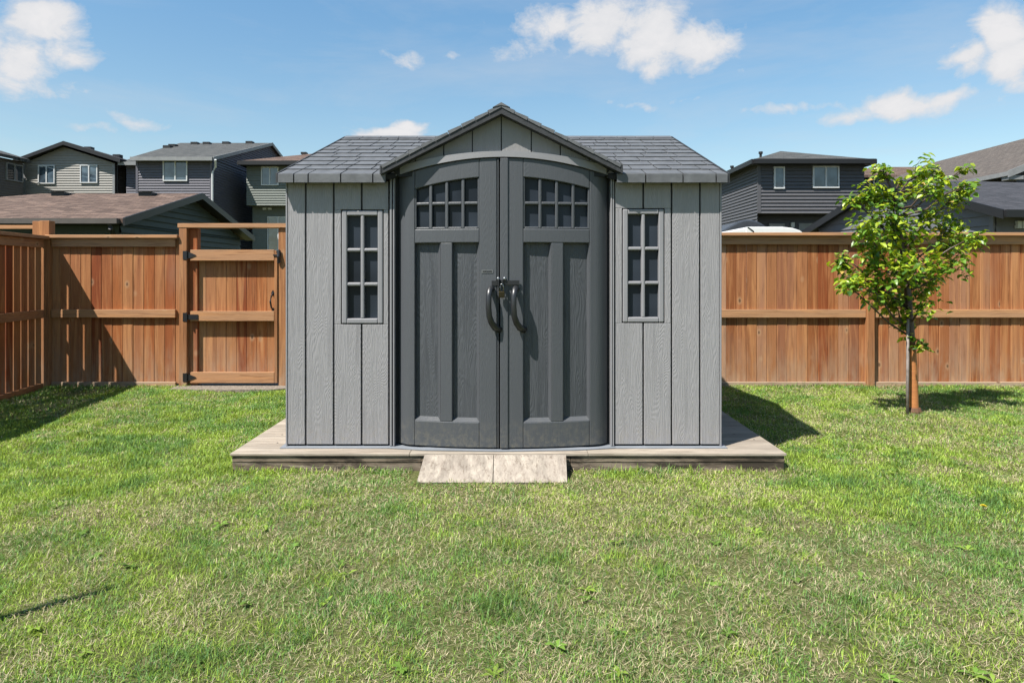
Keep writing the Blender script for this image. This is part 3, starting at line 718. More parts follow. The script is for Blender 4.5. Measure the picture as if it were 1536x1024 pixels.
ex0 = WX(357, yo); zeo = WZ(241.5, yo); zrd = WZ(229.5, 41.)
mb = MB(); rx = WX(480, 41.); slab(mb, [(ex0, yo, zeo), (dx1+.4, yo, zeo), (dx1+.4, 41, zrd), (rx, 41, zrd)], .1); slab(mb, [(ex0, yo+.001, zeo), (rx, 41.002, zrd), (ex0, 46, zeo)], .1)
slab(mb, [(ex0, 46, zeo), (rx, 41.003, zrd), (dx1+.4, 41.003, zrd), (dx1+.4, 46, zeo)], .1); rD = mb.build('roof', M_rbrown, hD)
mb = MB(); mb.box(ex0, dx1+.4, yo-.07, yo-.002, zeo-.2, zeo+.01); mb.box(ex0, dx1+.4, yo, Y0, zeo-.2, zeo-.16); mb.box(ex0-.05, ex0-.002, yo, 46, zeo-.2, zeo); mb.build('fascia', M_darktrim, rD)
mb = MB(); mb.box(WX(451, 40), WX(459, 40), 40, 40.4, WZ(231, 40), WZ(228, 40)); mb.build('roof_vent', M_darktrim, rD)
for u in (397, 404.5):
    mb = MB(); x = WX(u, 36.6); mb.box(x-.1, x+.08, 36.58, 36.7, WZ(314.5, 36.6), WZ(311.5, 36.6)); mb.build('wall_vent', M_white, hD)

# E: green garage, brown roof
hE = thing('garage', 'dark green garage with a brown shingle roof behind the cedar gate', 'garage', (-11, 15, 0))
gx = -8.62; zeG = 2.46; yf, yr, yb = 15.0, 18.3, 21.6; zrG = WZ(290.5, yr); xl = -16.0
mb = MB(); siding_face(mb, (xl, yf), (gx, yf), [(0, 0), (gx-xl, 0), (gx-xl, zeG), (0, zeG)], (0, 0), .15)
F, L = siding_face(mb, (gx, yf), (gx, yb), [(0, 0), (yb-yf, 0), (yb-yf, zeG), (yr-yf, zrG-.13), (0, zeG)], (0, 15), .15)
mb.box(xl, gx-.02, yf+.03, yb, 0, zeG-.01); mb.build('wall', M_green, hE)
yo = yf-.4; rkx = WX(302, yr); zeo = WZ(328, yo)
mb = MB(); rxl = WX(62, yr)
slab(mb, [(xl-.4, yo, zeo), (rkx, yo, zeo), (rkx, yr, zrG), (rxl, yr, zrG)], .09)
slab(mb, [(rxl, yr+.002, zrG), (rkx, yr+.002, zrG), (rkx, yb+.4, zeo), (xl-.4, yb+.4, zeo)], .09)
slab(mb, [(xl-.4, yo+.002, zeo), (rxl-.002, yr+.001, zrG), (xl-.4, yb+.4, zeo)], .09)
rE = mb.build('roof', M_rbrown, hE)
mb = MB(); mb.prism([(rkx+.002, yo, zeo-.15), (rkx+.002, yr, zrG-.15), (rkx+.002, yr, zrG+.02), (rkx+.002, yo, zeo+.02)], (.04, 0, 0)); mb.prism([(rkx+.002, yr+.002, zrG+.02), (rkx+.002, yr+.002, zrG-.15), (rkx+.002, yb+.4, zeo-.15), (rkx+.002, yb+.4, zeo+.02)], (.04, 0, 0)); mb.build('fascia', M_darktrim, rE)
soffit(rE, [(gx+.03, yo, zeo), (rkx, yo, zeo), (rkx, yr, zrG), (gx+.03, yr, zrG)], .09); soffit(rE, [(gx+.03, yr+.002, zrG), (rkx, yr+.002, zrG), (rkx, yb+.4, zeo), (gx+.03, yb+.4, zeo)], .09)
mb = MB(); mb.box(xl-.4, rkx-.06, yo-.12, yo-.003, zeo-.11, zeo+.0); mb.build('gutter', plain('brown_gutter', (.10, .085, .078), .5), rE)
for u, h in ((92, .93), (222, .92)):
    Yv = yo+(yr-yo)*h; z = zeo+(zrG-zeo)*h; x = WX(u, Yv); mb = MB(); mb.box(x-.17, x+.17, Yv-.15, Yv+.15, z-.05, z+.07); mb.prism([(x-.2, Yv-.2, z+.071), (x+.2, Yv-.2, z+.071), (x+.2, Yv+.2, z+.11), (x-.2, Yv+.2, z+.11)], (0, 0, .02)); mb.build('roof_vent', M_darktrim, rE)
mb = MB(); mb.tube([(WX(166, yo), yo-.06, zeo-.1), (WX(168, yo), yo-.05, zeo-.2), (gx-.05, yf-.1, zeo-.38), (gx-.05, yf-.08, 0)], .05, 8); mb.build('downpipe', M_darktrim, hE)

# F: charcoal house on the right
Y0 = 27.; fx0, fx1 = WX(1137, Y0), WX(1296, Y0); ze = WZ(243, Y0); zc = WZ(320, Y0)
hF = thing('house', 'charcoal sided house with a narrow and a wide upstairs window right of the shed', 'house', ((fx0+fx1)/2, Y0, 0), GRP)
mb = MB(); F, L = siding_face(mb, (fx0, Y0), (fx1, Y0), [(0, zc), (fx1-fx0, zc), (fx1-fx0, ze), (0, ze)], (0, 0), .14, .05); siding_face(mb, (fx0, 38), (fx0, Y0), [(0, 0), (11, 0), (11, ze), (0, ze)], (0, 30), .13)
mb.box(fx0+.01, fx1-.01, Y0+.02, 38, zc+.01, ze-.01); mb.build('wall', M_char, hF)
mb = MB(); F2, L2 = siding_face(mb, (fx0+.02, Y0+.7), (fx1, Y0+.7), [(0, 0), (fx1-fx0-.02, 0), (fx1-fx0-.02, zc), (0, zc)], (0, 0), .13); mb.box(fx0+.03, fx1-.01, Y0+.72, 37.9, 0, zc-.001); mb.build('wall', M_char, hF)
win(hF, F, WX(1160, Y0)-fx0, WX(1176, Y0)-fx0, WZ(283.5, Y0), WZ(250.5, Y0), 0); win(hF, F, WX(1218, Y0)-fx0, WX(1257.5, Y0)-fx0, WZ(282.5, Y0), WZ(249.5, Y0))
Yl = Y0+.7
win(hF, F2, WX(1151, Yl)-fx0, WX(1175, Yl)-fx0, WZ(368, Yl), WZ(335.5, Yl), 0, M_greytrim)
mb = MB(); mb.lbox(F2, WX(1197, Yl)-fx0, WX(1229, Yl)-fx0, .0, .06, .1, WZ(335, Yl)); mb.build('door', M_greytrim, hF)
mb = MB(); mb.lbox(F2, WX(1184.5, Yl)-fx0, WX(1189.5, Yl)-fx0, .0, .12, WZ(341, Yl), WZ(334, Yl)); mb.build('wall_lamp', M_white, hF)
yo = Y0-.4; xo = WX(1130.5, yo); xr_ = WX(1313, yo); zeo = WZ(239, yo); ap = (WX(1171, 29.3), 29.3, WZ(226.8, 29.3))
bk = (ap[0], 36, ap[2])
mb = MB(); slab(mb, [(xo, yo, zeo), (xr_, yo, zeo), ap], .1); slab(mb, [(xo, yo+.001, zeo), (ap[0], ap[1]+.001, ap[2]), bk, (xo, 38.4, zeo)], .1); slab(mb, [(xr_, yo+.001, zeo), (xr_, 38.4, zeo), bk, (ap[0]+.001, ap[1]+.001, ap[2])], .1)
rF = mb.build('roof', M_rgrey, hF)
mb = MB(); mb.box(xo, xr_, yo-.08, yo-.002, zeo-.17, zeo+.01); mb.box(xo-.08, xo-.002, yo, 38.4, zeo-.17, zeo+.01); mb.box(xr_+.002, xr_+.07, yo, 38.4, zeo-.17, zeo+.01)
mb.box(xo, xr_, yo, Y0-.03, zeo-.18, zeo-.14); mb.build('fascia', M_darktrim, rF)
for u, v, Yv in ((1141, 229, 32), (1098, 250, 36)):
    mb = MB(); x = WX(u, Yv); z = WZ(v, Yv); mb.tube([(x, Yv, z-.5), (x, Yv, z)], .06, 8); mb.tube([(x, Yv, z-.06), (x, Yv, z+.04)], .1, 8); mb.build('roof_vent', M_darktrim, rF)
mb = MB(); mb.lbox(F, -.03, .1, 0, .05, zc, ze-.04); mb.build('corner_trim', M_char, hF)

# G: grey garage behind the tree
k = 1.35
PL = (461*k/74, k*1024/74); PR = (742*k/105, k*1024/105); PL = (461*PL[1]/1024, PL[1]); PR = (725*PR[1]/1024, PR[1])
PM = ((PL[0]+PR[0])/2, (PL[1]+PR[1])/2); zeG = HC+k-.06; zaG = WZ(269, PM[1])
hG = thing('garage', 'dark grey garage with lapped siding gable behind the young tree', 'garage', (PM[0], PM[1], 0))
W_ = (Vector(PR)-Vector(PL)).length
mb = MB(); F, L = siding_face(mb, PL, PR, [(0, 0), (W_, 0), (W_, zeG), (W_/2, zaG-.12), (0, zeG)], (0, 12), .19, .03)
nv = -Vector(F[2]); RB = Vector(PR)+nv*8; LB = Vector(PL)+nv*8
siding_face(mb, PR, (RB.x, RB.y), [(0, 0), (8, 0), (8, zeG), (0, zeG)], (9, 5), .19, .03)
mb.prism([(PL[0]+nv.x*.05, PL[1]+nv.y*.05-.05, 0), (PR[0]+nv.x*.05, PR[1]+nv.y*.05+.05, 0), (RB.x, RB.y+.05, 0), (LB.x, LB.y-.05, 0)], (0, 0, zeG-.02)); mb.build('wall', M_dgrey, hG)
dd = Vector(F[1]); ov = Vector(F[2])*.22
eR = Vector(PR)+dd*.42+ov; eL = Vector(PL)-dd*.42+ov; m_ = Vector(PM)+ov; sl = (zaG-zeG)/(W_/2); zlo = zaG-sl*(W_/2+.42)+.02
e2 = lambda p: p+nv*8.6
mb = MB(); slab(mb, [(eR.x, eR.y, zlo), (e2(eR).x, e2(eR).y, zlo), (e2(m_).x, e2(m_).y, zaG), (m_.x, m_.y, zaG)], .09); slab(mb, [(eL.x, eL.y, zlo), (m_.x, m_.y+.002, zaG), (e2(m_).x, e2(m_).y+.002, zaG), (e2(eL).x, e2(eL).y, zlo)], .09)
rG = mb.build('roof', M_rdark, hG)
mb = MB(); o3 = Vector(F[2])*.03; o4 = o3*.1
for p, q_ in ((eR, m_), (eL, m_)):
    mb.prism([(p.x+o4.x, p.y+o4.y, zlo+.015), (q_.x+o4.x, q_.y+o4.y, zaG+.015), (q_.x+o4.x, q_.y+o4.y, zaG-.16), (p.x+o4.x, p.y+o4.y, zlo-.16)], (o3.x, o3.y, 0))
g2 = e2(eR); fo = dd*.06
mb.prism([(eR.x+dd.x*.003, eR.y+dd.y*.003, zlo+.01), (g2.x, g2.y, zlo+.01), (g2.x, g2.y, zlo-.13), (eR.x+dd.x*.003, eR.y+dd.y*.003, zlo-.13)], (fo.x, fo.y, 0))
mb.build('fascia', M_darktrim, rG)
Fr, Lr = frame(PR, (RB.x, RB.y), (9, 5))
mb = MB(); mb.lbox(F, L-.1, L-.0, 0, .045, 0, zeG-.02); mb.build('corner_trim', M_dgrey, hG)
for sx in (.42, .53):
    mb = MB(); mb.lbox(Fr, sx, sx+.09, 0, .08, 2.22, 2.36); mb.build('wall_lamp', M_white, hG)

# H: large taupe roof at the right edge
hH = thing('house', 'house with a big taupe roof cut off by the right edge of view', 'house', (20, 25, 0), GRP)
ex, ez, rx, rz_ = 16.07, WZ(257, 22), 22.6, WZ(208, 22.6*1024/768)
y0, y1 = 22., 37.
mb = MB(); siding_face(mb, (ex+.45, y1), (ex+.45, y0+.4), [(0, 0), (14.6, 0), (14.6, ez-.1), (0, ez-.1)], (0, 25), .13)
siding_face(mb, (ex+.45, y0+.4), (28.7, y0+.4), [(0, 0), (12.2, 0), (12.2, ez-.02), (rx-ex-.45, rz_-.15), (0, ez-.02)], (15, 0), .13)
mb.box(ex+.5, 28.6, y0+.45, y1-.3, 0, ez-.12); mb.build('wall', M_char, hH)
mb = MB(); slab(mb, [(ex, y0, ez), (rx, y0, rz_), (rx, y1, rz_), (ex, y1, ez)], .12); slab(mb, [(rx+.001, y0, rz_), (2*rx-ex, y0, ez), (2*rx-ex, y1, ez), (rx+.001, y1, rz_)], .12); rH = mb.build('roof', M_rtaupe, hH)
mb = MB(); mb.box(ex-.09, ex-.002, y0, y1, ez-.14, ez+.0); mb.prism([(ex-.09, y0-.05, ez-.2), (rx, y0-.05, rz_-.17), (rx, y0-.05, rz_+.02), (ex-.09, y0-.05, ez+.02)], (0, .048, 0)); mb.build('fascia', M_greytrim, rH)
mb = MB(); mb.box(ex-.04, ex+.42, y0, y0+.35, ez-.26, ez-.13); mb.build('soffit_return', M_greytrim, rH)
mb = MB(); Yv = 30; x = WX(1396, Yv); z = WZ(256, Yv); mb.tube([(x, Yv, z-1.2), (x, Yv, z+.05)], .09, 8); mb.build('roof_vent', M_darktrim, rH)

# I: small brown roofed house in the gap
Yi = 40.
hI = thing('house', 'distant brown roofed house glimpsed behind the young tree crown', 'house', (WX(1360, Yi), Yi, 0), GRP)
ix0, ix1 = WX(1290, Yi), WX(1440, Yi); zi = WZ(264, Yi)
mb = MB(); F, L = siding_face(mb, (ix0, Yi), (ix1, Yi), [(0, 0), (ix1-ix0, 0), (ix1-ix0, zi), (0, zi)], (0, 0)); mb.box(ix0, ix1, Yi+.03, 48, 0, zi-.01); mb.build('wall', M_char, hI)
mb = MB(); ra, rb = WX(1308, 44), WX(1400, 44); zr_ = WZ(250.5, 44); xa_, xb_ = ix0-.4, ix1+.4; yo = Yi-.45
slab(mb, [(xa_, yo, zi), (xb_, yo, zi), (rb, 44, zr_), (ra, 44, zr_)], .15); slab(mb, [(xa_, yo+.002, zi), (ra, 44.001, zr_), (xa_, 48.4, zi)], .15); slab(mb, [(xb_, yo+.002, zi), (xb_, 48.4, zi), (rb, 44.001, zr_)], .15); mb.build('roof', M_rbrown, hI)
win(hI, F, WX(1303, Yi)-ix0, WX(1316, Yi)-ix0, WZ(284, Yi), WZ(268, Yi))

# white trailer and dark vehicle beyond the right fence
M_wp = plain('white_gelcoat', (.78, .78, .77), .3, .5, var=.03); M_car = plain('dark_grey_car_paint', (.05, .055, .065), .22, .6); M_tyre = plain('tyre_rubber', (.02, .02, .02), .8)
def extr_profile(mb, prof, y0, y1): mb.prism([(x, y0, z) for x, z in prof], (0, y1-y0, 0))
tr = thing('trailer', 'white rounded trailer roof just showing over the fence right of the shed', 'trailer', (6.7, 18, 0))
Yt = 17.; a, b = WX(1119, Yt), WX(1210, Yt); top = WZ(340.2, Yt)
prof = [(a, .45), (b, .45), (b, top-.28), (b-.05, top-.18), (b-.16, top-.09), (b-.34, top-.03), (b-.6, top), (a+.05, top), (a, top-.04)]
mb = MB(); extr_profile(mb, prof, Yt, Yt+3.2); tb = mb.build('body', M_wp, tr, bevel=.02)
mb = MB(); mb.prism([(a+.02, Yt-.008, top-.01), (a+.07, Yt-.008, top-.01), (a+.19, Yt-.008, top-.10), (a+.28, Yt-.008, top-.30), (a+.25, Yt-.008, top-.30), (a+.16, Yt-.008, top-.12)], (0, .007, 0)); mb.build('trim_strip', M_darktrim, tr)
for y in (Yt+1.1, Yt+2.1):
    for x in (a-.02, b-.18):
        mb = MB(); mb.tube([(x, y, .33), (x+.2, y, .33)], .33, 20); mb.build('wheel', M_tyre, tr)
cr = thing('vehicle', 'dark grey vehicle with a domed roof behind the white trailer', 'vehicle', (5.9, 21, 0))
Yc = 21.5; tz = WZ(329, Yc); xr_ = WX(1152, Yc)
body = [(xr_-4.6, .5), (xr_+.1, .5), (xr_+.1, 1.7), (xr_-.02, tz-.36), (xr_-4.4, tz-.42), (xr_-4.6, 1.5)]
mb = MB(); extr_profile(mb, body, Yc, Yc+2.0); cb = mb.build('body', M_car, cr, bevel=.05)
mb = MB(); P = []
for i in range(9):
    t = i/8; x = xr_-1.05+1.05*t; P.append((x, tz-.34+.34*math.sin(math.pi*min(1, .12+.82*t))**.6))
extr_profile(mb, [(xr_-1.5, tz-.40), (xr_, tz-.40)]+P[::-1], Yc+.15, Yc+1.85); mb.build('roof', M_car, cr, bevel=.05)
for y in (Yc-.02, Yc+1.8):
    for x in (xr_-3.8, xr_-.8):
        mb = MB(); mb.tube([(x, y, .36), (x, y+.22, .36)], .36, 20); mb.build('wheel', M_tyre, cr)
mb = MB(); mb.box(xr_-3.9, xr_-.3, Yc-.012, Yc-.001, 1.75, tz-.55); mb.build('window', M_hdark, cr)

# ------------------------------------------------------------------ GROUND + LAWN
LAT = rng.random((128, 128))
def vnoise(x, y, s, off=0):
    x = np.asarray(x)*s+off*17.3+500; y = np.asarray(y)*s+off*9.7+500
    xi = np.floor(x).astype(int); yi = np.floor(y).astype(int); fx = x-xi; fy = y-yi
    fx = fx*fx*(3-2*fx); fy = fy*fy*(3-2*fy)
    L_ = lambda i, j: LAT[i % 128, j % 128]
    return (L_(xi, yi)*(1-fx)+L_(xi+1, yi)*fx)*(1-fy)+(L_(xi, yi+1)*(1-fx)+L_(xi+1, yi+1)*fx)*fy
def gz(x, y):
    x = np.asarray(x, float); y = np.asarray(y, float)
    near = np.clip((9-np.abs(x))/2, 0, 1)*np.clip((10-y)/1.5, 0, 1)
    h = (.035*(vnoise(x, y, 1.1, 1)-.5)+.02*(vnoise(x, y, 3.1, 2)-.5))*near
    pl = np.clip(np.maximum(np.maximum(PX0-x, x-PX1), np.maximum(PY0-y, y-PY1))/.25, 0, 1)
    return h*pl
def axis(lo, hi, fine, step, fstep, outer):
    a = list(np.arange(lo, hi+1e-6, step))+list(np.arange(fine[0], fine[1], fstep)); a = sorted(set(np.round(a, 4)))
    return np.array([-o for o in outer[::-1]]+a+outer)
xs = axis(-8, 8, (0, .01), .1, .1, [10., 14, 25, 60, 150, 400]); ys = np.array([-400., -150, -60, -20, -8, -3, 0]+sorted(set(np.round(list(np.arange(1, 9.6, .1)), 4)))+[11., 14, 20, 35, 70, 150, 400])
gx_, gy_ = np.meshgrid(xs, ys, indexing='ij'); gv = np.stack([gx_, gy_, gz(gx_, gy_)], -1).reshape(-1, 3)
ny = len(ys); gf = [(i*ny+j, (i+1)*ny+j, (i+1)*ny+j+1, i*ny+j+1) for i in range(len(xs)-1) for j in range(ny-1)]
m_ground, t, p = mat('lawn_soil_and_thatch', (.2, .17, .09), .95, .1); c = pos(t)
n1 = t.noise(c, 1.7, 5, .6); n2 = t.noise(c, 45, 6, .7); n3 = t.noise(c, 190, 3, .7)
col = t.ramp(n2, [(.30, (.05, .058, .02)), (.45, (.11, .105, .045)), (.58, (.22, .185, .105)), (.72, (.36, .30, .19))])
col = t.mix(t.rng(n1, .5, .62, .55, .12), col, (.10, .135, .032))
col = t.mix(t.rng(n3, .4, .7, 0, .7), col, t.mix(1., col, (.42, .42, .40), 'MULTIPLY'))
t.link(col, p.inputs['Base Color']); t.link(t.bump(n3, 1., .012), p.inputs['Normal'])
me = bpy.data.meshes.new('ground'); me.from_pydata(gv.tolist(), [], gf); me.materials.append(m_ground); me.polygons.foreach_set('use_smooth', [True]*len(gf))
o = bpy.data.objects.new('ground', me); COL.objects.link(o); o['kind'] = 'structure'
# bare soil strip under the gate
mb = MB(); P = [(-3.95, 7.86), (-3.3, 7.80), (-2.75, 7.84), (-2.45, 8.0), (-2.4, 8.5), (-4.0, 8.5)]
mb.prism([(x, y, .02) for x, y in P], (0, 0, -.03)); sp = mb.build('soil_strip', plain('grey_gravelly_soil', (.24, .205, .17), .95, .1, var=.5, nscale=40, bump=1), None); sp['kind'] = 'structure'

def dryness(x, y):
    d = .27*vnoise(x, y, .8, 3)+.28*vnoise(x, y, 2.6, 4)+.25*vnoise(x, y, 7., 5)+.20*vnoise(x, y, 15., 12)
    d += .05*np.clip((x+.5)/3, -1, 1)+.05*np.exp(-((y-6.3)/.9)**2)*(x > 2)-.06*(x < -2)*(y > 4)
    d += .10*np.exp(-((x-.4)/1.6)**2-((y-3.5)/1.0)**2)
    d += .35*np.exp(-((x+.1)/.55)**2-((y-4.32)/.10)**2)
    return np.clip((d-.44)/.19, 0, 1)
def lawn(N):
    # more blades near the eye
    y = 2.0+6.35*rng.random(N*3)**.85; x = (rng.random(N*3)*2-1)*(y*.83+1.0)
    keep = (x > -5.65+(YF-y)*.135) & (x < 7.4) & (y < YF-.02)
    keep &= ~((x > PX0-.005) & (x < PX1+.005) & (y > PY0-.005) & (y < PY1))
    keep &= ~((x > -.68) & (x < .40) & (y > 4.38) & (y < PY0))
    keep &= ~((x > -3.9+.1*rng.random(N*3)) & (x < -2.5) & (y > 7.88))
    dn = (.35+.65*vnoise(x, y, 9, 6))*(1-.5*dryness(x, y)**2*(vnoise(x, y, 4.5, 13) > .5))
    keep &= rng.random(N*3) < dn
    x, y = x[keep][:N], y[keep][:N]; n = len(x)
    dry = dryness(x, y)
    clump = vnoise(x, y, 5.5, 7)*.6+vnoise(x, y, 14, 8)*.4
    straw = rng.random(n) < .05+.40*dry-.08*(clump > .56)
    L = .017+.025*rng.random(n)*(.45+1.0*clump)
    L *= np.where(straw, 1.0, 1)*(1+.25*np.clip((clump-.55)*5, 0, 1))
    edge = np.minimum(np.minimum(np.abs(y-(YF-.05)), np.where((y > PY0-.12) & (x > PX0-.1) & (x < PX1+.1), np.maximum(0, PY0-y), 9)), 9)
    L *= 1+.9*np.exp(-(edge/.05)**2)
    lean = np.where(straw, .85+.65*rng.random(n), .25+1.0*rng.random(n))
    ph = rng.random(n)*2*np.pi; wd = np.where(straw, .0005, .0007)+np.where(straw, .0005, .0010)*rng.random(n)
    wd *= np.clip(y/3.2, 1, 1.8)
    hx, hy = np.cos(ph), np.sin(ph); px, py = -hy, hx
    tw = rng.random(n)*2*np.pi; pxx = np.cos(tw); pyy = np.sin(tw)
    z0 = gz(x, y)-.002
    l2 = np.minimum(lean+.08+np.where(straw, .2, .5)*rng.random(n), 1.62)
    mx = x+hx*L*.55*np.sin(lean); my = y+hy*L*.55*np.sin(lean); mz = z0+L*.55*np.cos(lean)
    tx = mx+hx*L*.45*np.sin(l2); ty = my+hy*L*.45*np.sin(l2); tz_ = mz+L*.45*np.cos(l2)
    lift = np.where(straw, .003+.012*rng.random(n), 0)
    V = np.empty((n, 5, 3))
    V[:, 0] = np.stack([x-px*wd, y-py*wd, z0+lift], 1); V[:, 1] = np.stack([x+px*wd, y+py*wd, z0+lift], 1)
    V[:, 2] = np.stack([mx-px*wd*.85, my-py*wd*.85, mz+lift], 1); V[:, 3] = np.stack([mx+px*wd*.85, my+py*wd*.85, mz+lift], 1)
    V[:, 4] = np.stack([tx, ty, tz_+lift], 1)
    g1 = np.array([.122, .21, .024]); g2 = np.array([.235, .30, .045]); g3 = np.array([.075, .16, .050]); s1 = np.array([.49, .42, .285]); s2 = np.array([.29, .235, .14])
    a = rng.random((n, 1)); hue = np.clip((vnoise(x, y, .9, 9)*.45+vnoise(x, y, 5, 10)*.65-.55)*2.2+.45, 0, 1)[:, None]
    green = g1*(1-a)+np.where(rng.random((n, 1)) < hue, g2, g3)*a
    st = s1*(1-a)+s2*a
    C = np.where(straw[:, None], st, green*(1.14-.3*np.clip((clump-.5)*3, 0, 1))[:, None])*(.5+1.1*rng.random((n, 1)))
    return V, C
def weeds(N):
    """broad-leaved weeds pressed into the turf"""
    Vs, Cs = [], []
    for _ in range(N):
        y = 2.1+5.5*rng.random()**1.3; x = (rng.random()*2-1)*(y*.76)
        if PX0-.1 < x < PX1+.1 and y > 4.3: continue
        if x < -5.4+(YF-y)*.135: continue
        k = rng.integers(4, 9); base = gz(x, y); col = np.array([.12, .21, .032])*(.7+.6*rng.random())
        if rng.random() < .4: col = np.array([.19, .28, .04])*(.8+.4*rng.random())
        for q_ in range(k):
            ph = rng.random()*6.28; L = .022+.035*rng.random(); wd = L*(.13+.12*rng.random()); e = .35+.6*rng.random()
            hx, hy = math.cos(ph), math.sin(ph)
            P = np.array([[x, y, base+.006], [x+hx*L*.5-hy*wd, y+hy*L*.5+hx*wd, base+L*.35*e+.008], [x+hx*L*.5+hy*wd, y+hy*L*.5-hx*wd, base+L*.35*e+.008],
                          [x+hx*L*.85-hy*wd*.7, y+hy*L*.85+hx*wd*.7, base+L*.62*e+.012], [x+hx*L, y+hy*L, base+L*.35*e+.006]])
            Vs.append(np.array([P[0], P[0], P[1], P[2], P[4]])+np.array([[0, 0, 0], [.001, 0, 0], [0, 0, 0], [0, 0, 0], [0, 0, 0]])); Cs.append(col)
    return np.array(Vs), np.array(Cs)
V, C = lawn(680000); V2, C2 = weeds(110)
V = np.concatenate([V, V2]); C = np.concatenate([C, C2]); n = len(V)
me = bpy.data.meshes.new('grass'); me.vertices.add(n*5); me.vertices.foreach_set('co', V.reshape(-1).astype(np.float32))
lp = np.array([0, 1, 3, 2, 2, 3, 4]); loops = (np.arange(n)[:, None]*5+lp).reshape(-1)
me.loops.add(n*7); me.loops.foreach_set('vertex_index', loops.astype(np.int32))
me.polygons.add(n*2); st = np.stack([np.arange(n)*7, np.arange(n)*7+4], 1).reshape(-1); me.polygons.foreach_set('loop_start', st.astype(np.int32))
at = me.attributes.new('blade_colour', 'FLOAT_COLOR', 'POINT'); cc = np.ones((n, 5, 4), np.float32); cc[:, :, :3] = C[:, None, :]; at.data.foreach_set('color', cc.reshape(-1))
me.update(calc_edges=True)
m_gr = bpy.data.materials.new('grass_blade'); m_gr.use_nodes = True; t = NT(m_gr.node_tree); t.n.clear()
a = t.node('ShaderNodeAttribute', attribute_name='blade_colour'); df = t.node('ShaderNodeBsdfPrincipled'); df.inputs['Roughness'].default_value = .55; df.inputs['Specular IOR Level'].default_value = .3
tl = t.node('ShaderNodeBsdfTranslucent'); mx = t.node('ShaderNodeMixShader'); mx.inputs[0].default_value = .28; ou = t.node('ShaderNodeOutputMaterial')
t.link(a.outputs['Color'], df.inputs['Base Color']); t.link(t.mix(1., a.outputs['Color'], (1.5, 1.5, .7), 'MULTIPLY'), tl.inputs['Color'])
t.link(df.outputs[0], mx.inputs[1]); t.link(tl.outputs[0], mx.inputs[2]); t.link(mx.outputs[0], ou.inputs[0])
me.materials.append(m_gr); o = bpy.data.objects.new('grass', me); COL.objects.link(o); o['kind'] = 'stuff'; o['label'] = 'patchy mown lawn of green and straw coloured grass'; o['category'] = 'grass'

# dandelion
dx_, dy_ = WX(1475, 3.83), 3.83
dn = thing('dandelion', 'single yellow dandelion flower in the lawn on the right', 'flower', (dx_, dy_, 0))
mb = MB(); mb.tube([(dx_, dy_, 0), (dx_, dy_, .045)], .0018, 6); mb.build('stem', plain('dandelion_stem', (.2, .28, .06)), dn)
mb = MB()
for i in range(40):
    a = i*2.4; r0 = .018*math.sqrt((i+1)/40); hx, hy = math.cos(a), math.sin(a)
    mb.add([(dx_-hy*.003, dy_+hx*.003, .046), (dx_+hy*.003, dy_-hx*.003, .046), (dx_+hx*r0+hy*.003, dy_+hy*r0-hx*.003, .056-.008*i/40), (dx_+hx*r0-hy*.003, dy_+hy*r0+hx*.003, .056-.008*i/40)], [(0, 1, 2, 3)])
mb.build('flower_head', plain('dandelion_yellow', (.75, .60, .02), .7), dn)

# ------------------------------------------------------------------ YOUNG TREE + STAKE
TY = 6.53; tx0 = WX(1371, TY); s_ = F0/TY
tree = thing('young_tree', 'young leafy tree with orange-brown trunk in front of the right fence', 'tree', (tx0, TY, 0))
m_bark, t, p = mat('cherry_bark', (.3, .13, .05), .45, .4); c = pos(t)
sx = t.node('ShaderNodeSeparateXYZ'); t.link(c, sx.inputs[0])
bn = t.noise(t.mapping(c, (1, 1, 6)), 12, 5, .65)
zc_ = t.math('ADD', sx.outputs[2], t.math('MULTIPLY', t.math('SUBTRACT', bn, .5), .10))
col = t.mix(t.rng(zc_, .58, .78), t.mix(t.rng(bn, .35, .7), (.36, .145, .045), (.24, .09, .035)), (.06, .038, .028))
t.link(col, p.inputs['Base Color']); t.link(t.bump(bn, .5, .004), p.inputs['Normal'])
rt = random.Random(11)
def TP(u, v, dy=0): return Vector((WX(u, TY+dy), TY+dy, WZ(v, TY+dy)))
trunk_pts = [Vector((tx0, TY, -.03)), Vector((tx0-.002, TY, .05)), TP(1370, 570), TP(1368, 525), TP(1365, 480), TP(1362, 440, .02), TP(1356, 400, .03), TP(1352, 360, .03), TP(1346, 320, .02), TP(1338, 285, .0), TP(1328, 258, 0)]
mb = MB(); mb.tube(trunk_pts, [.054, .044, .039, .035, .031, .03, .024, .019, .014, .009, .004], 10)
trk = mb.build('trunk', m_bark, tree, smooth=True)
clusters = [(1325,256,15,60),(1310,296,26,120),(1338,292,20,70),(1285,305,14,45),(1330,328,34,170),(1292,345,22,80),(1378,263,24,90),(1408,262,18,60),(1446,252,13,30),(1456,276,17,50),(1432,295,24,90),(1398,282,20,60),
            (1345,362,36,170),(1312,372,30,120),(1385,345,20,45),(1432,340,30,120),(1458,356,18,50),(1425,372,34,140),(1398,398,30,110),(1352,398,36,150),(1305,398,22,70),(1268,402,17,60),(1272,428,18,50),(1318,430,34,150),(1368,432,38,200),(1338,455,28,110),(1395,430,22,70),(1362,478,20,60),(1385,462,18,40),(1384,514,14,24),(1362,505,8,10),(1440,392,22,60),(1290,420,20,60),(1400,318,16,30),(1368,290,12,24),(1350,272,8,14),(1262,380,8,10)]
br = MB(); LV = []; LF = []; LC = []
def branch(p0, p1, r0, r1, sag=.04):
    m1 = p0.lerp(p1, .35)+Vector((rt.uniform(-.03, .03), rt.uniform(-.03, .03), -sag)); m2 = p0.lerp(p1, .7)+Vector((rt.uniform(-.02, .02), rt.uniform(-.02, .02), 0))
    br.tube([p0, m1, m2, p1], [r0, r0*.75+r1*.25, r0*.4+r1*.6, r1], 6)
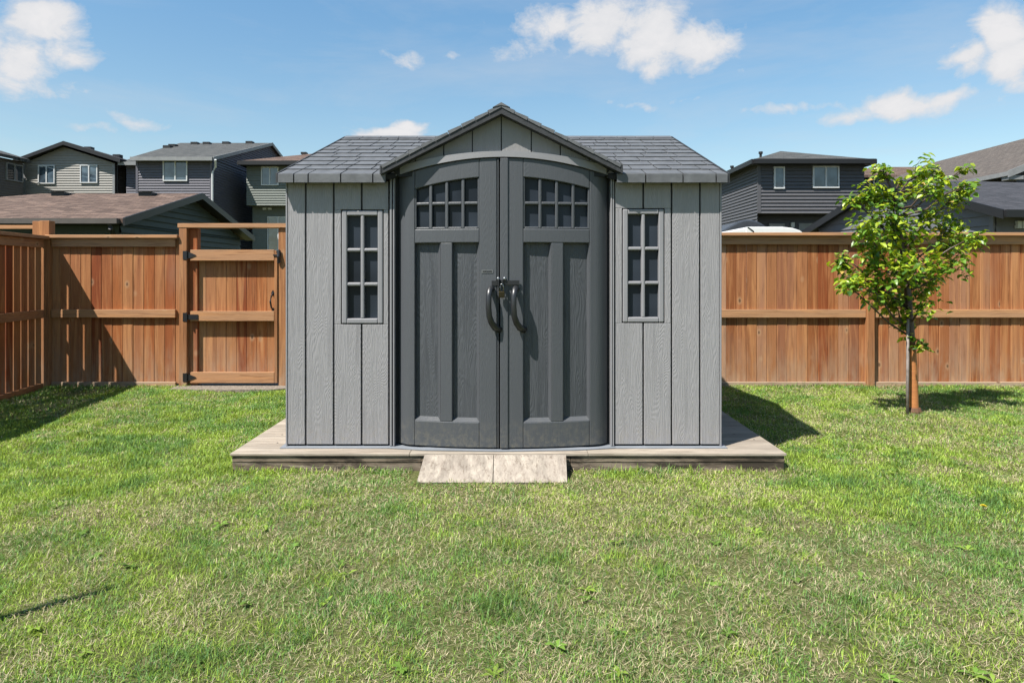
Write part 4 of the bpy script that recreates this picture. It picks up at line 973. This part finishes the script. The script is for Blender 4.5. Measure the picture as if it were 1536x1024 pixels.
def cg(sg): return max(-1.5*sg, min(1.5*sg, rt.gauss(0, sg)))
def leaf(p, d, nrm, L, col):
    d = d.normalized(); s = d.cross(nrm).normalized(); up = s.cross(d)
    w = L*rt.uniform(.27, .36); b = len(LV); dr = L*rt.uniform(.05, .22)
    LV.extend([p, p+d*L*.35+s*w*.95+up*L*.06, p+d*L*.35-s*w*.95+up*L*.06, p+d*L*.38-up*L*.02, p+d*L*.72+s*w*.62-up*(dr*.4-L*.05), p+d*L*.72-s*w*.62-up*(dr*.4-L*.05), p+d*L*.74-up*(dr*.5+L*.02), p+d*L-up*dr])
    LF.extend([(b, b+3, b+1), (b, b+2, b+3), (b+1, b+3, b+6, b+4), (b+3, b+2, b+5, b+6), (b+4, b+6, b+7), (b+6, b+5, b+7)]); LC.extend([col]*8)
for u, v, r, n_ in clusters:
    dy = rt.uniform(-.28, .28) if r > 15 else rt.uniform(-.15, .15)
    c_ = TP(u, v, dy); R = r/s_
    # nearest lower point of the trunk
    zt_ = max(.75, min(c_.z-.10-abs(c_.x-tx0)*.55, 2.1))
    zt_ += rt.uniform(-.12, .10)
    k_ = max(i for i in range(len(trunk_pts)-1) if trunk_pts[i].z <= zt_); k2 = (zt_-trunk_pts[k_].z)/(trunk_pts[k_+1].z-trunk_pts[k_].z); st_ = trunk_pts[k_].lerp(trunk_pts[k_+1], min(1, k2))
    branch(st_, c_, .011, .004)
    for q_ in range(max(2, n_//22)):
        e = c_+Vector((cg(.5), cg(.6), .1+cg(.5)))*R*1.0
        branch(c_.lerp(st_, rt.uniform(0, .3)), e, .004, .0015, .01)
        m = int(n_/max(2, n_//22)*1.45)
        for j in range(m):
            f = rt.random()
            p_ = c_.lerp(e, f*1.1)+Vector((cg(.38), cg(.46), cg(.33)))*R
            a = rt.random()*6.28; d = Vector((math.cos(a), math.sin(a), rt.uniform(-.9, .15)))
            nr = Vector((rt.gauss(0, .35), rt.gauss(-.15, .35), 1)).normalized()
            q2 = rt.random(); g_ = rt.uniform(.75, 1.25)
            colr = (.095, .185, .016) if q2 < .45 else ((.26, .33, .022) if q2 < .90 else ((.045, .11, .022) if q2 < .985 else (.33, .23, .06)))
            leaf(p_, d, nr, rt.uniform(.045, .088), tuple(x*g_ for x in colr))
br.build('branches', m_bark, trk, smooth=True)
me = bpy.data.meshes.new('crown'); me.from_pydata([tuple(x) for x in LV], [], LF)
at = me.attributes.new('leaf_colour', 'FLOAT_COLOR', 'POINT'); at.data.foreach_set('color', np.concatenate([np.array(LC, np.float32), np.ones((len(LC), 1), np.float32)], 1).reshape(-1))
m_lf = bpy.data.materials.new('tree_leaf'); m_lf.use_nodes = True; t = NT(m_lf.node_tree); t.n.clear()
a = t.node('ShaderNodeAttribute', attribute_name='leaf_colour'); df = t.node('ShaderNodeBsdfPrincipled'); df.inputs['Roughness'].default_value = .38; df.inputs['Specular IOR Level'].default_value = .45
tl = t.node('ShaderNodeBsdfTranslucent'); mx = t.node('ShaderNodeMixShader'); mx.inputs[0].default_value = .30; ou = t.node('ShaderNodeOutputMaterial')
t.link(a.outputs['Color'], df.inputs['Base Color']); t.link(t.mix(1., a.outputs['Color'], (1.9, 1.7, .6), 'MULTIPLY'), tl.inputs['Color'])
t.link(df.outputs[0], mx.inputs[1]); t.link(tl.outputs[0], mx.inputs[2]); t.link(mx.outputs[0], ou.inputs[0])
me.materials.append(m_lf); o = bpy.data.objects.new('crown', me); COL.objects.link(o); o.parent = tree; o.location = -tree.location
mb = MB(); mb.tube([(tx0, TY, -.02), (tx0, TY, .035), (tx0, TY, .07)], [.072, .07, .056], 12); mb.build('trunk_collar', plain('brown_collar', (.14, .07, .035), .8), tree)
mb = MB(); xk = WX(1361, TY-.06); mb.tube([(xk, TY-.06, -.05), (xk+.003, TY-.06, .4), (xk+.006, TY-.058, .92)], .0135, 8)
st_o = mb.build('tree_stake', plain('grey_stake', (.27, .23, .21), .6, .4, var=.3, nscale=20), None, smooth=True); tag(st_o, 'thin grey stake standing against the young tree trunk', 'stake')

px_, py_ = -1.66-.52*1.25, 2.97-.446*1.25  # guessed pole outside the view, added for its thin shadow on the lawn
mb = MB(); mb.tube([(px_, py_, -.05), (px_, py_, .95), (px_+.004, py_, 1.16)], [.026, .024, .010], 10)
tag(mb.build('shadow_pole', M_post), 'unseen slim upright wooden pole added to cast the thin shadow on the lawn at the lower left', 'pole')

# ------------------------------------------------------------------ LIGHT, SKY, CAMERA
sd = Vector((.52, .446, -1)).normalized()
sun = bpy.data.lights.new('sun', 'SUN'); sun.energy = 5.0; sun.angle = math.radians(.53); sun.color = (1, .955, .88)
so = bpy.data.objects.new('sun', sun); COL.objects.link(so); so.rotation_euler = sd.to_track_quat('-Z', 'Y').to_euler(); so.location = (-8, -6, 14)
elv = math.asin(-sd.z); az = math.atan2(-sd.x, -sd.y)
w = bpy.data.worlds.new('World'); S.world = w; w.use_nodes = True; t = NT(w.node_tree); t.n.clear()
sky = t.node('ShaderNodeTexSky', sky_type='NISHITA'); sky.sun_disc = False; sky.sun_elevation = elv; sky.sun_rotation = az % (2*math.pi); sky.altitude = 1000; sky.air_density = 1.0; sky.dust_density = 1.1; sky.ozone_density = 1.6
gen = t.node('ShaderNodeTexCoord').outputs['Generated']; sx = t.node('ShaderNodeSeparateXYZ'); t.link(gen, sx.inputs[0])
AZ = t.math('ARCTAN2', sx.outputs[0], sx.outputs[1]); ELV = t.math('ARCSINE', sx.outputs[2])
bg = t.node('ShaderNodeBackground'); bg.inputs[1].default_value = .075; t.link(t.mix(1., sky.outputs[0], t.mix(t.rng(ELV, .12, .42), (1.09, 1.07, .89), (.90, 1.22, 1.22)), 'MULTIPLY'), bg.inputs[0])
def aze(u, v): return math.atan2(u-UC, F0), math.atan2(VH-v, math.hypot(F0, u-UC))
cl = [(60, 40, 62, 36, 1.), (35, 100, 62, 40, 1.), (105, 85, 50, 26, .9), (-60, 60, 70, 60, 1), (820, 40, 55, 32, .75), (905, 45, 62, 38, 1.), (975, 55, 62, 50, 1.05), (1050, 75, 62, 34, 1.05), (1000, 95, 70, 22, .8), (770, 75, 50, 22, .5), (830, 100, 70, 16, .3),
      (608, 84, 32, 20, .55), (680, 78, 20, 10, .5), (605, 55, 18, 7, .35), (712, 28, 30, 9, .2), (1340, 155, 66, 24, 1.), (1400, 150, 50, 18, .95), (1285, 172, 60, 15, .65), (1440, 85, 42, 22, .95), (1500, 45, 55, 44, 1.), (1530, 95, 60, 40, 1.05), (1450, 105, 36, 20, .8),
      (590, 203, 52, 11, 1.1), (612, 195, 26, 10, 1.1), (555, 206, 25, 9, 1.0), (112, 138, 30, 14, .62), (205, 184, 52, 12, .6), (150, 196, 46, 8, .5), (1190, 160, 120, 9, .5), (960, 158, 130, 6, .42), (1100, 115, 50, 15, .4), (890, 150, 140, 12, .2), (930, 207, 28, 5, .9)]
fld = None
warp = t.node('ShaderNodeTexNoise'); warp.inputs['Scale'].default_value = 16; warp.inputs['Detail'].default_value = 5; t.link(gen, warp.inputs['Vector'])
ws = t.node('ShaderNodeSeparateColor'); t.link(warp.outputs['Color'], ws.inputs[0])
AZw = t.math('ADD', AZ, t.math('MULTIPLY', t.math('SUBTRACT', ws.outputs[0], .5), .055)); ELw = t.math('ADD', ELV, t.math('MULTIPLY', t.math('SUBTRACT', ws.outputs[1], .5), .045))
for u, v, ru, rv, wt in cl:
    a0, e0 = aze(u, v); ra = ru/F0*1.1*math.cos(a0)**2; re = rv/F0*1.1*math.cos(a0)
    da = t.math('DIVIDE', t.math('SUBTRACT', AZw, a0), ra); de = t.math('DIVIDE', t.math('SUBTRACT', ELw, e0), re)
    q_ = t.math('ADD', t.math('MULTIPLY', da, da), t.math('MULTIPLY', de, de))
    e = t.math('MULTIPLY', t.math('EXPONENT', t.math('MULTIPLY', q_, -.9)), wt)
    fld = e if fld is None else t.math('MAXIMUM', fld, e)
# scattered fair-weather cloud outside the framed part of the sky
oth = t.math('MULTIPLY', t.rng(t.noise(t.mapping(gen, (1, 1, 2.2)), 2.6, 6, .55), .52, .72), t.rng(t.math('ABSOLUTE', AZ), .85, 1.1))
fld = t.math('MAXIMUM', fld, oth)
nz = t.noise(t.mapping(gen, (1, 1, 1.5)), 19, 12, .66, .3); nz2 = t.noise(gen, 6, 6, .6)
dens = t.math('ADD', fld, t.math('MULTIPLY', t.math('SUBTRACT', nz, .5), 1.5))
cov = t.rng(dens, .34, .84); cov = t.math('MULTIPLY', cov, t.rng(fld, .06, .3)); cov = t.math('POWER', cov, .85, clamp=True)
veil = t.rng(t.noise(t.mapping(gen, (1, 1, 4.5), (3.1, 0, 0)), 2.6, 9, .62, .4), .46, .74, 0, .30)
cov = t.math('MAXIMUM', cov, veil); cov = t.math('MINIMUM', cov, .97)
ccol = t.mix(t.rng(t.math('ADD', dens, t.math('MULTIPLY', nz2, .5)), .55, 1.35), (.74, .77, .82), (.96, .945, .95))
cb_ = t.node('ShaderNodeBackground'); cb_.inputs[1].default_value = .41; t.link(ccol, cb_.inputs[0])
mxs = t.node('ShaderNodeMixShader'); t.link(cov, mxs.inputs[0]); t.link(bg.outputs[0], mxs.inputs[1]); t.link(cb_.outputs[0], mxs.inputs[2])
ow = t.node('ShaderNodeOutputWorld'); t.link(mxs.outputs[0], ow.inputs[0])
cam = bpy.data.cameras.new('camera'); co = bpy.data.objects.new('camera', cam); COL.objects.link(co); S.camera = co
co.location = (0, 0, HC); co.rotation_euler = (math.radians(90), 0, 0); cam.lens = 24; cam.sensor_width = 36; cam.shift_y = -(512-VH)/1536; cam.clip_end = 2000; cam.clip_start = .05
S.view_settings.view_transform = 'Standard'; S.view_settings.look = 'None'; S.view_settings.exposure = 1.12; S.view_settings.gamma = 1
S.render.engine = 'CYCLES'; S.cycles.max_bounces = 6; S.cycles.diffuse_bounces = 3; S.cycles.transmission_bounces = 3; S.cycles.use_denoising = True; S.cycles.use_adaptive_sampling = True; S.cycles.adaptive_threshold = .02
